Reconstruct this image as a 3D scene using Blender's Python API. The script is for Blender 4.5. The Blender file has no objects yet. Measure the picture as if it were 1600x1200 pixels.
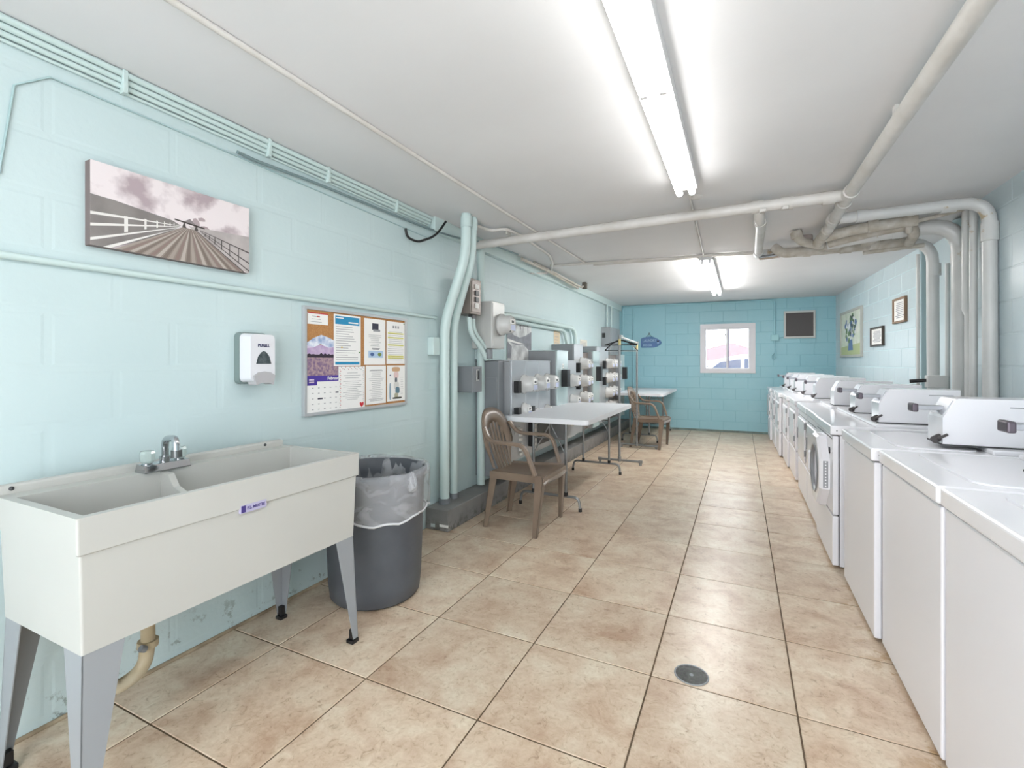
import bpy, math, random
from mathutils import Vector, Matrix
random.seed(7)
C = bpy.context.scene.collection
PI = math.pi

# ---------------- camera, world, lights, exposure ----------------
cam_d = bpy.data.cameras.new('camera'); cam = bpy.data.objects.new('camera', cam_d); C.objects.link(cam)
cam.location = (0, 0, 1.25); cam.rotation_euler = (PI/2, 0, math.radians(25.66))
cam_d.sensor_width = 36; cam_d.lens = 744/1600*36; cam_d.shift_y = -33/1600; cam_d.clip_start = 0.05
bpy.context.scene.camera = cam
W = bpy.data.worlds.new('sky'); bpy.context.scene.world = W; W.use_nodes = True
bg = W.node_tree.nodes['Background']; bg.inputs[0].default_value = (0.93, 0.96, 1.0, 1); bg.inputs[1].default_value = 5.5
vs = bpy.context.scene.view_settings
vs.view_transform = 'Standard'; vs.look = 'None'; vs.gamma = 1; vs.use_curve_mapping = False; vs.exposure = 0.46
TUBE_NEAR = 12.5; TUBE_FAR = 50.0
def area(name, loc, rot, sx, sy, power, col):
    l = bpy.data.lights.new(name, 'AREA'); l.shape = 'RECTANGLE'; l.size = sx; l.size_y = sy; l.energy = power; l.color = col
    o = bpy.data.objects.new(name, l); C.objects.link(o); o.location = loc; o.rotation_euler = rot; return o
# added fill light in the unseen doorway opening behind the camera
area('rear_fill_light', (-0.1, -1.55, 1.25), (math.radians(90), 0, 0), 2.4, 2.1, 5, (0.97, 0.98, 1.0))

# ---------------- helpers ----------------
def lin(c):
    c = c/255.0
    return c/12.92 if c <= 0.04045 else ((c+0.055)/1.055)**2.4
def rgb(r, g, b): return (lin(r), lin(g), lin(b), 1)
MATS = {}
def mat(name, col, rough=0.5, metal=0.0, col2=None, nscale=3.0, bump=0.0, bscale=60.0, spec=0.5, coord='pos', detail=4, lo=0.35, hi=0.65, coat=0):
    if name in MATS: return MATS[name]
    m = bpy.data.materials.new(name); m.use_nodes = True; nt = m.node_tree; N = nt.nodes; L = nt.links
    b = N['Principled BSDF']; b.inputs['Base Color'].default_value = rgb(*col)
    b.inputs['Roughness'].default_value = rough; b.inputs['Metallic'].default_value = metal
    b.inputs['Specular IOR Level'].default_value = spec; b.inputs['Coat Weight'].default_value = coat
    geo = N.new('ShaderNodeNewGeometry')
    if col2:
        n = N.new('ShaderNodeTexNoise'); n.inputs['Scale'].default_value = nscale; n.inputs['Detail'].default_value = detail
        r = N.new('ShaderNodeValToRGB'); r.color_ramp.elements[0].position = lo; r.color_ramp.elements[1].position = hi
        r.color_ramp.elements[0].color = rgb(*col); r.color_ramp.elements[1].color = rgb(*col2)
        L.new(geo.outputs['Position'], n.inputs['Vector']); L.new(n.outputs['Fac'], r.inputs['Fac']); L.new(r.outputs['Color'], b.inputs['Base Color'])
    if bump:
        n2 = N.new('ShaderNodeTexNoise'); n2.inputs['Scale'].default_value = bscale; n2.inputs['Detail'].default_value = 3
        bp = N.new('ShaderNodeBump'); bp.inputs['Strength'].default_value = bump; bp.inputs['Distance'].default_value = 0.004
        L.new(geo.outputs['Position'], n2.inputs['Vector']); L.new(n2.outputs['Fac'], bp.inputs['Height']); L.new(bp.outputs['Normal'], b.inputs['Normal'])
    MATS[name] = m; return m

class MB:
    def __init__(s): s.v = []; s.f = []; s.m = []; s.mats = []; s.sm = []
    def mi(s, m):
        if m not in s.mats: s.mats.append(m)
        return s.mats.index(m)
    def face(s, pts, m, smooth=False):
        i = len(s.v); s.v += [tuple(p) for p in pts]; s.f.append(list(range(i, i+len(pts)))); s.m.append(s.mi(m)); s.sm.append(smooth); return s
    def raw(s, vs_, fs, m, smooth=False):
        i = len(s.v); s.v += [tuple(p) for p in vs_]; k = s.mi(m)
        for f in fs: s.f.append([i+a for a in f]); s.m.append(k); s.sm.append(smooth)
        return s
    def box(s, x0, x1, y0, y1, z0, z1, m):
        v = [(x0,y0,z0),(x1,y0,z0),(x1,y1,z0),(x0,y1,z0),(x0,y0,z1),(x1,y0,z1),(x1,y1,z1),(x0,y1,z1)]
        return s.raw(v, [(3,2,1,0),(4,5,6,7),(0,1,5,4),(1,2,6,5),(2,3,7,6),(3,0,4,7)], m)
    def hexa(s, bot, top, m):
        return s.raw(list(bot)+list(top), [(3,2,1,0),(4,5,6,7),(0,1,5,4),(1,2,6,5),(2,3,7,6),(3,0,4,7)], m)
    def prism(s, poly, f, m, smooth=False):
        # f(p, t) maps a 2-d point and t in {0,1} to 3-d
        n = len(poly); a = [f(p, 0) for p in poly]; b = [f(p, 1) for p in poly]
        s.raw(a+b, [tuple(range(n))[::-1], tuple(range(n, 2*n))], m)
        s.raw(a+b, [(i, (i+1) % n, n+(i+1) % n, n+i) for i in range(n)], m, smooth); return s
    def tube(s, path, r, m, n=10, closed=False, caps=True, rr=None):
        P = [Vector(p) for p in path]; k = len(P); rings = []; up = None
        for i in range(k):
            if closed: t = (P[(i+1) % k]-P[i-1]).normalized()
            else: t = (P[min(i+1, k-1)]-P[max(i-1, 0)]).normalized()
            if up is None:
                up = Vector((0, 0, 1)) if abs(t.z) < 0.9 else Vector((1, 0, 0))
            a = (up - t*up.dot(t)).normalized(); b = t.cross(a); up = a
            q = rr[i] if rr else r
            rings.append([P[i]+a*math.cos(2*PI*j/n)*q+b*math.sin(2*PI*j/n)*q for j in range(n)])
        vs_ = [p for R in rings for p in R]; fs = []
        for i in range(k if closed else k-1):
            A = i*n; B = ((i+1) % k)*n
            for j in range(n): fs.append((A+j, A+(j+1) % n, B+(j+1) % n, B+j))
        s.raw(vs_, fs, m, True)
        if caps and not closed:
            s.face(rings[0][::-1], m); s.face(rings[-1], m)
        return s
    def lathe(s, prof, m, n=32, o=(0,0,0), axis='z', smooth=True, cap0=False, cap1=False):
        vs_ = []
        for (r, h) in prof:
            for j in range(n):
                a = 2*PI*j/n; x, y = r*math.cos(a), r*math.sin(a)
                p = (x, y, h) if axis == 'z' else ((h, x, y) if axis == 'x' else (y, h, x))
                vs_.append((p[0]+o[0], p[1]+o[1], p[2]+o[2]))
        fs = [(i*n+j, i*n+(j+1) % n, (i+1)*n+(j+1) % n, (i+1)*n+j) for i in range(len(prof)-1) for j in range(n)]
        s.raw(vs_, fs, m, smooth)
        if cap0: s.face([vs_[j] for j in range(n)][::-1], m)
        if cap1: s.face([vs_[(len(prof)-1)*n+j] for j in range(n)], m)
        return s
    def build(s, name, parent=None, bev=0, loc=None, seg=2, ang=40):
        base = Vector(loc) if loc is not None else (WL[parent.name_full] if parent else Vector((0,0,0)))
        me = bpy.data.meshes.new(name); me.from_pydata([Vector(p)-base for p in s.v], [], s.f)
        for m in s.mats: me.materials.append(m)
        for p, k, sm in zip(me.polygons, s.m, s.sm): p.material_index = k; p.use_smooth = sm
        me.update()
        o = bpy.data.objects.new(name, me); C.objects.link(o)
        if parent: o.parent = parent
        else: o.location = base
        WL[o.name_full] = base
        if bev:
            b = o.modifiers.new('bevel', 'BEVEL'); b.width = bev; b.segments = seg; b.limit_method = 'ANGLE'; b.angle_limit = math.radians(ang)
            b.harden_normals = False
        return o
WL = {}
def tag(o, label, cat, group=None):
    o['label'] = label; o['category'] = cat
    if group: o['group'] = group
    return o
def thing(name, label, cat, loc=(0,0,0), group=None):
    o = bpy.data.objects.new(name, None); C.objects.link(o); o.location = loc; o.empty_display_size = 0.1
    WL[o.name_full] = Vector(loc); return tag(o, label, cat, group)
def struct(o): o['kind'] = 'structure'; return o
def kids(o): return [c for c in bpy.data.objects if c.parent == o]
def copytree(o, parent=None):
    c = o.copy(); C.objects.link(c)
    if parent: c.parent = parent
    for ch in CH.get(o.name, []): copytree(ch, c)
    return c
CH = {}
def index(root):
    CH[root.name] = list(root.children)
    for c in root.children: index(c)
def fillet(path, r, k=6):
    P = [Vector(p) for p in path]; out = [P[0]]
    for i in range(1, len(P)-1):
        a = (P[i-1]-P[i]); b = (P[i+1]-P[i]); la, lb = a.length, b.length
        q = min(r, la*0.49, lb*0.49); a = a.normalized()*q; b = b.normalized()*q
        for j in range(k+1):
            t = j/k; out.append(P[i] + a*(1-t)**2 + b*t**2)
    out.append(P[-1]); return out
def text(s, size, m, mtx, name='lettering', parent=None, ext=0.0004, sx=1.0, bold=0.0):
    cu = bpy.data.curves.new(name, 'FONT'); cu.body = s; cu.size = size; cu.extrude = ext; cu.align_x = 'CENTER'; cu.align_y = 'CENTER'; cu.offset = bold; cu.resolution_u = 3
    t = bpy.data.objects.new('tmp', cu); C.objects.link(t)
    dg = bpy.context.evaluated_depsgraph_get(); dg.update()
    me = bpy.data.meshes.new_from_object(t.evaluated_get(dg)); bpy.data.objects.remove(t)
    me.name = name; me.materials.clear(); me.materials.append(m)
    me.transform(Matrix.Diagonal((sx, 1, 1, 1))); me.transform(mtx)
    base = WL[parent.name_full]; me.transform(Matrix.Translation(-base))
    o = bpy.data.objects.new(name, me); C.objects.link(o); o.parent = parent; WL[o.name_full] = base; return o
def onleft(X, y, z, rot=0): # plane facing +X
    return Matrix.Translation((X, y, z)) @ Matrix(((0,0,1,0),(1,0,0,0),(0,1,0,0),(0,0,0,1))) @ Matrix.Rotation(rot, 4, 'Z')
def onback(x, Y, z): # plane facing -Y
    return Matrix.Translation((x, Y, z)) @ Matrix(((1,0,0,0),(0,0,-1,0),(0,1,0,0),(0,0,0,1)))

# ---------------- materials ----------------
M_left = mat('mint_wall_paint', (197,214,215), 0.42, 0, (192,210,211), 1.2, 0.25, 45)
M_leftgap = mat('mint_wall_joint', (186,208,208), 0.6)
M_back = mat('turquoise_wall_paint', (150,197,208), 0.42, 0, (158,202,212), 1.5, 0.3, 30)
M_backgap = mat('turquoise_joint', (138,187,199), 0.6)
M_right = mat('pale_blue_wall_paint', (200,214,218), 0.3, 0, (193,209,214), 1.3, 0.3, 25)
M_rightgap = mat('pale_blue_joint', (205,226,230), 0.5)
M_ceil = mat('ceiling_plaster', (230,230,231), 0.85, 0, (222,222,223), 0.8, 0.25, 14)
M_grout = mat('grout', (86,70,52), 0.85, 0, (104,86,66), 4)
M_pipe = mat('aqua_pipe_paint', (198,216,214), 0.35)
M_wpipe = mat('white_pipe_paint', (214,211,207), 0.4, 0, (200,196,190), 6, 0.15, 40)
M_rpipe = mat('pale_grey_pipe_paint', (210,210,208), 0.35, 0, (203,204,202), 5)
M_dirty = mat('dingy_pipe_paint', (202,198,190), 0.6, 0, (178,170,156), 14, 0.5, 50)
M_rust = mat('rust_stain', (120,84,50), 0.9)
M_white = mat('white_enamel', (239,238,242), 0.22, coat=0.2)
M_whited = mat('white_enamel_panel', (238,237,242), 0.25)
M_seam = mat('dark_seam', (70,70,72), 0.7)
M_grey = mat('grey_trim', (150,152,156), 0.4)
M_dgrey = mat('dark_grey_plastic', (58,60,62), 0.45)
M_black = mat('black_plastic', (22,22,24), 0.4)
M_metal = mat('steel_cabinet_grey', (156,159,162), 0.4, 0.1, (148,151,154), 5)
M_metald = mat('dark_cabinet_grey', (128,132,136), 0.45, 0.05)
M_light = mat('light_cabinet_grey', (196,196,193), 0.35, 0.15)
M_galv = mat('galvanised_panel', (186,202,202), 0.25, 0.25)
M_brown = mat('taupe_panel', (122,112,106), 0.4, 0.2)
M_chrome = mat('chrome', (190,192,195), 0.15, 1.0)
M_tubeleg = mat('grey_steel_tube', (140,142,142), 0.3, 0.6)
M_curb = mat('grey_curb_paint', (138,137,135), 0.6, 0, (122,121,120), 5, 0.4, 30)
M_sink = mat('sink_plastic', (190,190,185), 0.38, 0, (186,186,181), 2)
M_leg = mat('sink_leg_grey', (146,150,154), 0.45)
M_table = mat('table_plastic', (226,228,232), 0.4, bump=0.1, bscale=300)
M_chair = mat('taupe_chair_plastic', (128,112,97), 0.32, 0, (118,102,88), 8)
M_can = mat('charcoal_can_plastic', (84,88,94), 0.5, 0, (74,78,84), 5, 0.15, 40)
M_paper = mat('paper', (240,239,236), 0.8)
M_ink = mat('pale_ink', (150,150,155), 0.8)
M_inkd = mat('dark_ink', (60,60,75), 0.8)
M_blue = mat('poster_blue', (40,140,185), 0.7)
M_cork = mat('cork', (190,140,90), 0.9, 0, (170,120,72), 160)
M_alu = mat('board_aluminium', (190,194,196), 0.4, 0.4)
M_frameW = mat('window_vinyl', (226,224,228), 0.4)
M_screen = mat('vent_screen', (92,88,88), 0.8)

def tile_mat():
    m = bpy.data.materials.new('travertine_tile'); m.use_nodes = True; N = m.node_tree.nodes; L = m.node_tree.links
    b = N['Principled BSDF']; geo = N.new('ShaderNodeNewGeometry'); oi = N.new('ShaderNodeObjectInfo')
    mul = N.new('ShaderNodeVectorMath'); mul.operation = 'SCALE'; mul.inputs['Scale'].default_value = 37.0
    cmb = N.new('ShaderNodeCombineXYZ')
    for k in range(3): L.new(oi.outputs['Random'], cmb.inputs[k])
    L.new(cmb.outputs[0], mul.inputs[0])
    add = N.new('ShaderNodeVectorMath'); add.operation = 'ADD'; L.new(geo.outputs['Position'], add.inputs[0]); L.new(mul.outputs[0], add.inputs[1])
    n1 = N.new('ShaderNodeTexNoise'); n1.inputs['Scale'].default_value = 5.5; n1.inputs['Detail'].default_value = 7; n1.inputs['Roughness'].default_value = 0.62; n1.inputs['Distortion'].default_value = 0.5
    n2 = N.new('ShaderNodeTexNoise'); n2.inputs['Scale'].default_value = 34; n2.inputs['Detail'].default_value = 6; n2.inputs['Roughness'].default_value = 0.7; n2.inputs['Distortion'].default_value = 1.3
    for n in (n1, n2): L.new(add.outputs[0], n.inputs['Vector'])
    r = N.new('ShaderNodeValToRGB'); e = r.color_ramp.elements; e[0].position = 0.30; e[0].color = rgb(184,150,120); e[1].position = 0.68; e[1].color = rgb(222,208,184)
    x = r.color_ramp.elements.new(0.5); x.color = rgb(210,187,160)
    L.new(n1.outputs['Fac'], r.inputs['Fac'])
    r2 = N.new('ShaderNodeValToRGB'); e = r2.color_ramp.elements; e[0].position = 0.28; e[0].color = rgb(172,148,120); e[1].position = 0.60; e[1].color = (1,1,1,1)
    e2 = r2.color_ramp.elements.new(0.42); e2.color = rgb(240,234,224)
    L.new(n2.outputs['Fac'], r2.inputs['Fac'])
    mx = N.new('ShaderNodeMix'); mx.data_type = 'RGBA'; mx.blend_type = 'MULTIPLY'; mx.inputs[0].default_value = 0.8
    L.new(r.outputs[0], mx.inputs[6]); L.new(r2.outputs[0], mx.inputs[7])
    hsv = N.new('ShaderNodeHueSaturation'); mr = N.new('ShaderNodeMapRange'); mr.inputs[3].default_value = 0.95; mr.inputs[4].default_value = 1.06
    L.new(oi.outputs['Random'], mr.inputs[0]); L.new(mr.outputs[0], hsv.inputs['Value']); hsv.inputs['Saturation'].default_value = 0.86
    L.new(mx.outputs[2], hsv.inputs['Color']); L.new(hsv.outputs[0], b.inputs['Base Color'])
    b.inputs['Roughness'].default_value = 0.3; b.inputs['Specular IOR Level'].default_value = 0.45
    bp = N.new('ShaderNodeBump'); bp.inputs['Strength'].default_value = 0.12; bp.inputs['Distance'].default_value = 0.003
    L.new(n2.outputs['Fac'], bp.inputs['Height']); L.new(bp.outputs[0], b.inputs['Normal']); return m
M_tile = tile_mat()
def wear(m, zmax, col, scale, axis=2, rising=False, lo=0.0, thr=0.56):
    nt = m.node_tree; N = nt.nodes; L = nt.links; b = N['Principled BSDF']; g = N.new('ShaderNodeNewGeometry'); sp = N.new('ShaderNodeSeparateXYZ'); L.new(g.outputs['Position'], sp.inputs[0])
    mr = N.new('ShaderNodeMapRange'); mr.inputs[1].default_value = lo; mr.inputs[2].default_value = zmax
    mr.inputs[3].default_value = 0.0 if rising else 1.0; mr.inputs[4].default_value = 1.0 if rising else 0.0; L.new(sp.outputs[axis], mr.inputs[0])
    n = N.new('ShaderNodeTexNoise'); n.inputs['Scale'].default_value = scale; n.inputs['Detail'].default_value = 6; n.inputs['Roughness'].default_value = 0.7; L.new(g.outputs['Position'], n.inputs['Vector'])
    r = N.new('ShaderNodeMapRange'); r.inputs[1].default_value = thr; r.inputs[2].default_value = thr+0.05; L.new(n.outputs['Fac'], r.inputs[0])
    mu = N.new('ShaderNodeMath'); mu.operation = 'MULTIPLY'; L.new(mr.outputs[0], mu.inputs[0]); L.new(r.outputs[0], mu.inputs[1])
    mx = N.new('ShaderNodeMix'); mx.data_type = 'RGBA'; L.new(mu.outputs[0], mx.inputs[0]); src = b.inputs['Base Color'].links[0].from_socket
    L.new(src, mx.inputs[6]); mx.inputs[7].default_value = rgb(*col); L.new(mx.outputs[2], b.inputs['Base Color'])
wear(M_left, 0.22, (120,130,126), 13, thr=0.585)
wear(M_tile, 0.58, (178,146,108), 7, axis=0, rising=True, lo=0.42, thr=0.53)
wear(M_curb, 0.10, (90,88,86), 18, thr=0.5)
wear(M_rpipe, 2.2, (178,160,130), 7, rising=True, lo=1.9, thr=0.60)
def glass_mat(name, tint, mixf, rough=0.02, trans=True):
    m = bpy.data.materials.new(name); m.use_nodes = True; N = m.node_tree.nodes; L = m.node_tree.links; N.clear()
    o = N.new('ShaderNodeOutputMaterial'); t = N.new('ShaderNodeBsdfTransparent'); g = N.new('ShaderNodeBsdfPrincipled')
    g.inputs['Base Color'].default_value = rgb(*tint); g.inputs['Roughness'].default_value = rough
    t.inputs[0].default_value = (0.97, 0.98, 0.98, 1)
    mx = N.new('ShaderNodeMixShader'); mx.inputs[0].default_value = mixf
    L.new(t.outputs[0], mx.inputs[1]); L.new(g.outputs[0], mx.inputs[2]); L.new(mx.outputs[0], o.inputs[0]); return m, mx
M_glass, _ = glass_mat('window_glass', (240,245,250), 0.06)
M_bag, mxb = glass_mat('clear_plastic_bag', (215,216,220), 0.42, 0.25)
nt = M_bag.node_tree; nz = nt.nodes.new('ShaderNodeTexNoise'); nz.inputs['Scale'].default_value = 6; nz.inputs['Distortion'].default_value = 0.8
rp = nt.nodes.new('ShaderNodeMapRange'); rp.inputs[1].default_value = 0.35; rp.inputs[2].default_value = 0.7; rp.inputs[3].default_value = 0.24; rp.inputs[4].default_value = 0.42
nt.links.new(nz.outputs['Fac'], rp.inputs[0]); nt.links.new(rp.outputs[0], mxb.inputs[0])
M_crystal, _ = glass_mat('clear_acrylic', (190,205,200), 0.55, 0.1)
def emis(name, col, st):
    m = bpy.data.materials.new(name); m.use_nodes = True; N = m.node_tree.nodes; N.clear()
    o = N.new('ShaderNodeOutputMaterial'); e = N.new('ShaderNodeEmission'); e.inputs[0].default_value = col; e.inputs[1].default_value = st
    m.node_tree.links.new(e.outputs[0], o.inputs[0]); return m
M_tube = emis('fluorescent_tube_glow', (1.0, 0.99, 0.97, 1), TUBE_NEAR); M_tube2 = emis('far_fluorescent_tube_glow', (1.0, 0.99, 0.97, 1), TUBE_FAR)  # far tubes set stronger to even out brightness along the room

# ---------------- the room ----------------
XL, ZC = -2.15, 2.37
def yb(x): return 9.37 + (x+1.9)*0.036          # the far wall runs a touch out of square
YN = -1.6
floor = struct(MB().box(-2.4, 1.9, YN-0.1, 9.9, -0.12, -0.0025, M_grout).build('floor'))
ox, oy, S = -1.846, 0.944, 0.507
G = 0.0028
tilecache = {}
def add_tile(x0, x1, y0, y1):
    key = (round(x1-x0, 4), round(y1-y0, 4))
    if key not in tilecache:
        w, d = key[0]/2, key[1]/2; c = 0.0022
        v = [(-w,-d,-0.006),(w,-d,-0.006),(w,d,-0.006),(-w,d,-0.006),(-w,-d,-c),(w,-d,-c),(w,d,-c),(-w,d,-c),(-w+c,-d+c,0),(w-c,-d+c,0),(w-c,d-c,0),(-w+c,d-c,0)]
        fs = [(0,1,5,4),(1,2,6,5),(2,3,7,6),(3,0,4,7),(4,5,9,8),(5,6,10,9),(6,7,11,10),(7,4,8,11),(8,9,10,11)]
        me = bpy.data.meshes.new('floor_tile'); me.from_pydata(v, [], fs); me.materials.append(M_tile); tilecache[key] = me
    o = bpy.data.objects.new('floor_tile', tilecache[key]); C.objects.link(o); o.parent = floor
    o.location = ((x0+x1)/2, (y0+y1)/2, random.uniform(-0.0004, 0.0002))
for i in range(-1, 7):
    for j in range(-3, 17):
        x0 = max(ox+i*S+G, XL+0.004); x1 = min(ox+(i+1)*S-G, 1.46); y0 = max(oy+j*S+G, -0.55); y1 = min(oy+(j+1)*S-G, yb((x0+x1)/2)-0.012)
        if x1-x0 > 0.03 and y1-y0 > 0.03: add_tile(x0, x1, y0, y1)
struct(MB().box(-2.4, 1.9, YN-0.1, 9.9, ZC, ZC+0.15, M_ceil).build('ceiling'))

def rsub(r, h):
    (a, b, c, d), (e, f, g, k) = r, h
    if e >= b or f <= a or g >= d or k <= c: return [r]
    out = []
    if a < e: out.append((a, e, c, d))
    if f < b: out.append((f, b, c, d))
    m0, m1 = max(a, e), min(b, f)
    if c < g: out.append((m0, m1, c, g))
    if k < d: out.append((m0, m1, k, d))
    return out
def blocks(parent, f, u0, u1, z0, z1, m, BW=0.4, BH=0.2, uo=0.0, zo=0.0, dep=0.002, gap=0.003, cham=0.004, holes=(), cap=300):
    # f(u, z, depth) -> world point; every block is a mesh of its own
    n = 0; cache = {}
    k0 = int(math.floor((z0-zo)/BH)); k1 = int(math.ceil((z1-zo)/BH))
    for k in range(k0, k1):
        off = uo + (BW/2 if k % 2 else 0)
        i0 = int(math.floor((u0-off)/BW)); i1 = int(math.ceil((u1-off)/BW))
        for i in range(i0, i1):
            R = [(max(u0, off+i*BW), min(u1, off+(i+1)*BW), max(z0, zo+k*BH), min(z1, zo+(k+1)*BH))]
            for h in holes: R = [q for r in R for q in rsub(r, h)]
            for (a, b, c, d) in R:
                if b-a < 0.02 or d-c < 0.02 or n >= cap: continue
                a += gap; b -= gap; c += gap; d -= gap; n += 1
                key = (round(b-a, 3), round(d-c, 3))
                org = Vector(f(a, c, 0))
                if key not in cache:
                    w, hh = key; e = cham
                    P = [(0,0,-0.001),(w,0,-0.001),(w,hh,-0.001),(0,hh,-0.001),(e,e,dep),(w-e,e,dep),(w-e,hh-e,dep),(e,hh-e,dep)]
                    vs_ = [Vector(f(a+p[0], c+p[1], p[2]))-org for p in P]
                    me = bpy.data.meshes.new('concrete_block')
                    me.from_pydata(vs_, [], [(0,1,5,4),(1,2,6,5),(2,3,7,6),(3,0,4,7),(4,5,6,7)]); me.materials.append(m); cache[key] = me
                o = bpy.data.objects.new('concrete_block', cache[key]); C.objects.link(o); o.parent = parent; o.location = org
wl = struct(MB().box(XL-0.2, XL-0.0012, YN-0.1, 9.6, -0.1, ZC, M_left).build('wall_left'))
blocks(wl, lambda u, z, d: (XL-0.0012+d, u, z), 0.3, 9.36, 0.0, ZC, M_left, zo=0.03, uo=0.786-0.4, dep=0.0010, gap=0.0010, cham=0.018)
# far wall with the window opening
WX0, WX1, WZ0, WZ1 = -0.60, 0.165, 1.13, 1.885
wb = MB()
def bk(x0, x1, z0, z1):
    wb.hexa([(x0, yb(x0), z0), (x1, yb(x1), z0), (x1, yb(x1)+0.2, z0), (x0, yb(x0)+0.2, z0)], [(x0, yb(x0), z1), (x1, yb(x1), z1), (x1, yb(x1)+0.2, z1), (x0, yb(x0)+0.2, z1)], M_backgap)
bk(-2.35, WX0, -0.1, ZC); bk(WX1, 1.8, -0.1, ZC); bk(WX0, WX1, -0.1, WZ0); bk(WX0, WX1, WZ1, ZC)
wb = struct(wb.build('wall_back'))
blocks(wb, lambda u, z, d: (u, yb(u)-d, z), XL, 1.44, 0.0, ZC, M_back, uo=-1.285+0.2, zo=-0.01, dep=0.0018, gap=0.0022, cham=0.004, holes=[(WX0, WX1, WZ0, WZ1), (-1.884, -1.285, 1.44, 2.33)])
mbp = MB()
x0, x1, z0, z1 = -1.88, -1.289, 1.444, 2.326
mbp.hexa([(x0, yb(x0)-0.006, z0), (x1, yb(x1)-0.006, z0), (x1, yb(x1), z0), (x0, yb(x0), z0)], [(x0, yb(x0)-0.006, z1), (x1, yb(x1)-0.006, z1), (x1, yb(x1), z1), (x0, yb(x0), z1)], M_back)
mbp.build('filled_opening_panel', wb, bev=0.002)
# right walls: near stretch, chase behind the pipes, far stretch (slightly splayed)
wr = struct(MB().box(1.48, 1.68, YN-0.1, 4.42, -0.1, ZC, M_right).build('wall_right'))
blocks(wr, lambda u, z, d: (1.48-d, u, z), 2.6, 4.42, 0.8, ZC, M_right, uo=0.1, zo=0.03, dep=0.0018, gap=0.002, cham=0.005)
FR0, FR1 = (1.575, 5.86), (1.425, 9.55)
def fx(y): return FR0[0] + (y-FR0[1])*(FR1[0]-FR0[0])/(FR1[1]-FR0[1])
q = MB(); q.hexa([(FR0[0], FR0[1], -0.1), (1.8, FR0[1], -0.1), (1.8, 9.6, -0.1), (fx(9.6), 9.6, -0.1)], [(FR0[0], FR0[1], ZC), (1.8, FR0[1], ZC), (1.8, 9.6, ZC), (fx(9.6), 9.6, ZC)], M_rightgap)
wr2 = struct(q.build('wall_right_far'))
blocks(wr2, lambda u, z, d: (fx(u)-d, u, z), 5.86, 9.47, 0.8, ZC, M_right, uo=0.0, zo=0.0, dep=0.0022, gap=0.003, cham=0.004)
struct(MB().box(1.64, 1.84, 4.40, 5.88, -0.1, ZC, M_right).build('wall_right_chase'))
wf = MB().box(-2.35, -1.35, YN-0.2, YN, -0.1, ZC, M_left).box(1.15, 1.7, YN-0.2, YN, -0.1, ZC, M_left).box(-1.35, 1.15, YN-0.2, YN, 2.3, ZC, M_left)
struct(wf.build('wall_front'))
# caulk bead along the foot of the left wall, dirty foot of the back wall, corner trim
struct(MB().tube([(XL+0.003, -0.5, 0.004), (XL+0.003, 2.9, 0.004)], 0.009, mat('caulk', (176,160,135), 0.8, 0, (120,104,84), 7), n=8).build('baseboard_left'))
struct(MB().hexa([(-2.1, yb(-2.1)-0.02, 0), (1.4, yb(1.4)-0.02, 0), (1.4, yb(1.4), 0), (-2.1, yb(-2.1), 0)], [(-2.1, yb(-2.1)-0.008, 0.035), (1.4, yb(1.4)-0.008, 0.035), (1.4, yb(1.4), 0.035), (-2.1, yb(-2.1), 0.035)], mat('dirty_cove', (120,140,135), 0.8, 0, (96,104,98), 9)).build('baseboard_back'))
struct(MB().box(1.556, 1.60, 5.80, 5.858, 0, ZC, mat('trim_paint', (170,192,196), 0.4)).build('trim_1', bev=0.004))
# ledger board high on the left wall
struct(MB().box(XL, XL+0.05, 3.02, 9.33, 2.262, ZC, M_pipe).build('trim_2', bev=0.003))
# concrete curb under the meters, painted grey
cb = thing('concrete_curb', 'long grey painted concrete curb under the electric meters', 'curb', (-2.045, 2.96, 0))
MB().box(XL+0.002, -1.945, 2.96, 9.34, 0, 0.16, M_curb).build('curb_body', cb, bev=0.006)
MB().box(-2.02, -1.944, 2.9595, 2.962, 0.03, 0.05, M_paper).box(-2.10, -2.06, 2.9595, 2.962, 0.02, 0.045, mat('paint_chip', (190,200,200), 0.8)).build('paint_chip', cb)

# window
wn = struct(MB().box(-0.2, 0.2, 0, 0.01, 0, 0.01, M_frameW).build('window_1')) if False else None
def wy(x, d): return yb(x)-d
def wpiece(x0, x1, z0, z1, d0, d1, m, mb):
    mb.hexa([(x0, wy(x0, d1), z0), (x1, wy(x1, d1), z0), (x1, wy(x1, d0), z0), (x0, wy(x0, d0), z0)], [(x0, wy(x0, d1), z1), (x1, wy(x1, d1), z1), (x1, wy(x1, d0), z1), (x0, wy(x0, d0), z1)], m)
m = MB(); ox0, ox1, oz0, oz1 = -0.673, 0.236, 1.065, 1.958
wpiece(ox0, ox1, oz1-0.075, oz1, 0, 0.018, M_frameW, m); wpiece(ox0, ox1, oz0, oz0+0.08, 0, 0.018, M_frameW, m)
wpiece(ox0, ox0+0.085, oz0+0.08, oz1-0.075, 0, 0.018, M_frameW, m); wpiece(ox1-0.105, ox1, oz0+0.08, oz1-0.075, 0, 0.018, M_frameW, m)
win = struct(m.build('window_1', bev=0.003))
m = MB()
for (a, b, c, d) in ((-0.60, -0.575, 1.13, 1.885), (0.125, 0.165, 1.13, 1.885), (-0.575, 0.125, 1.13, 1.155), (-0.575, 0.125, 1.858, 1.885)): wpiece(a, b, c, d, -0.10, 0.0, M_frameW, m)
m.build('window_frame', win, bev=0.002)
m = MB(); wpiece(-0.237, -0.205, 1.15, 1.86, -0.07, -0.03, M_frameW, m); m.build('sash_stile', win, bev=0.002)
m = MB(); wpiece(-0.205, -0.19, 1.15, 1.86, -0.08, -0.045, mat('sash_lilac', (150,145,170), 0.4), m); m.build('sash_stile', win, bev=0.002)
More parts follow.
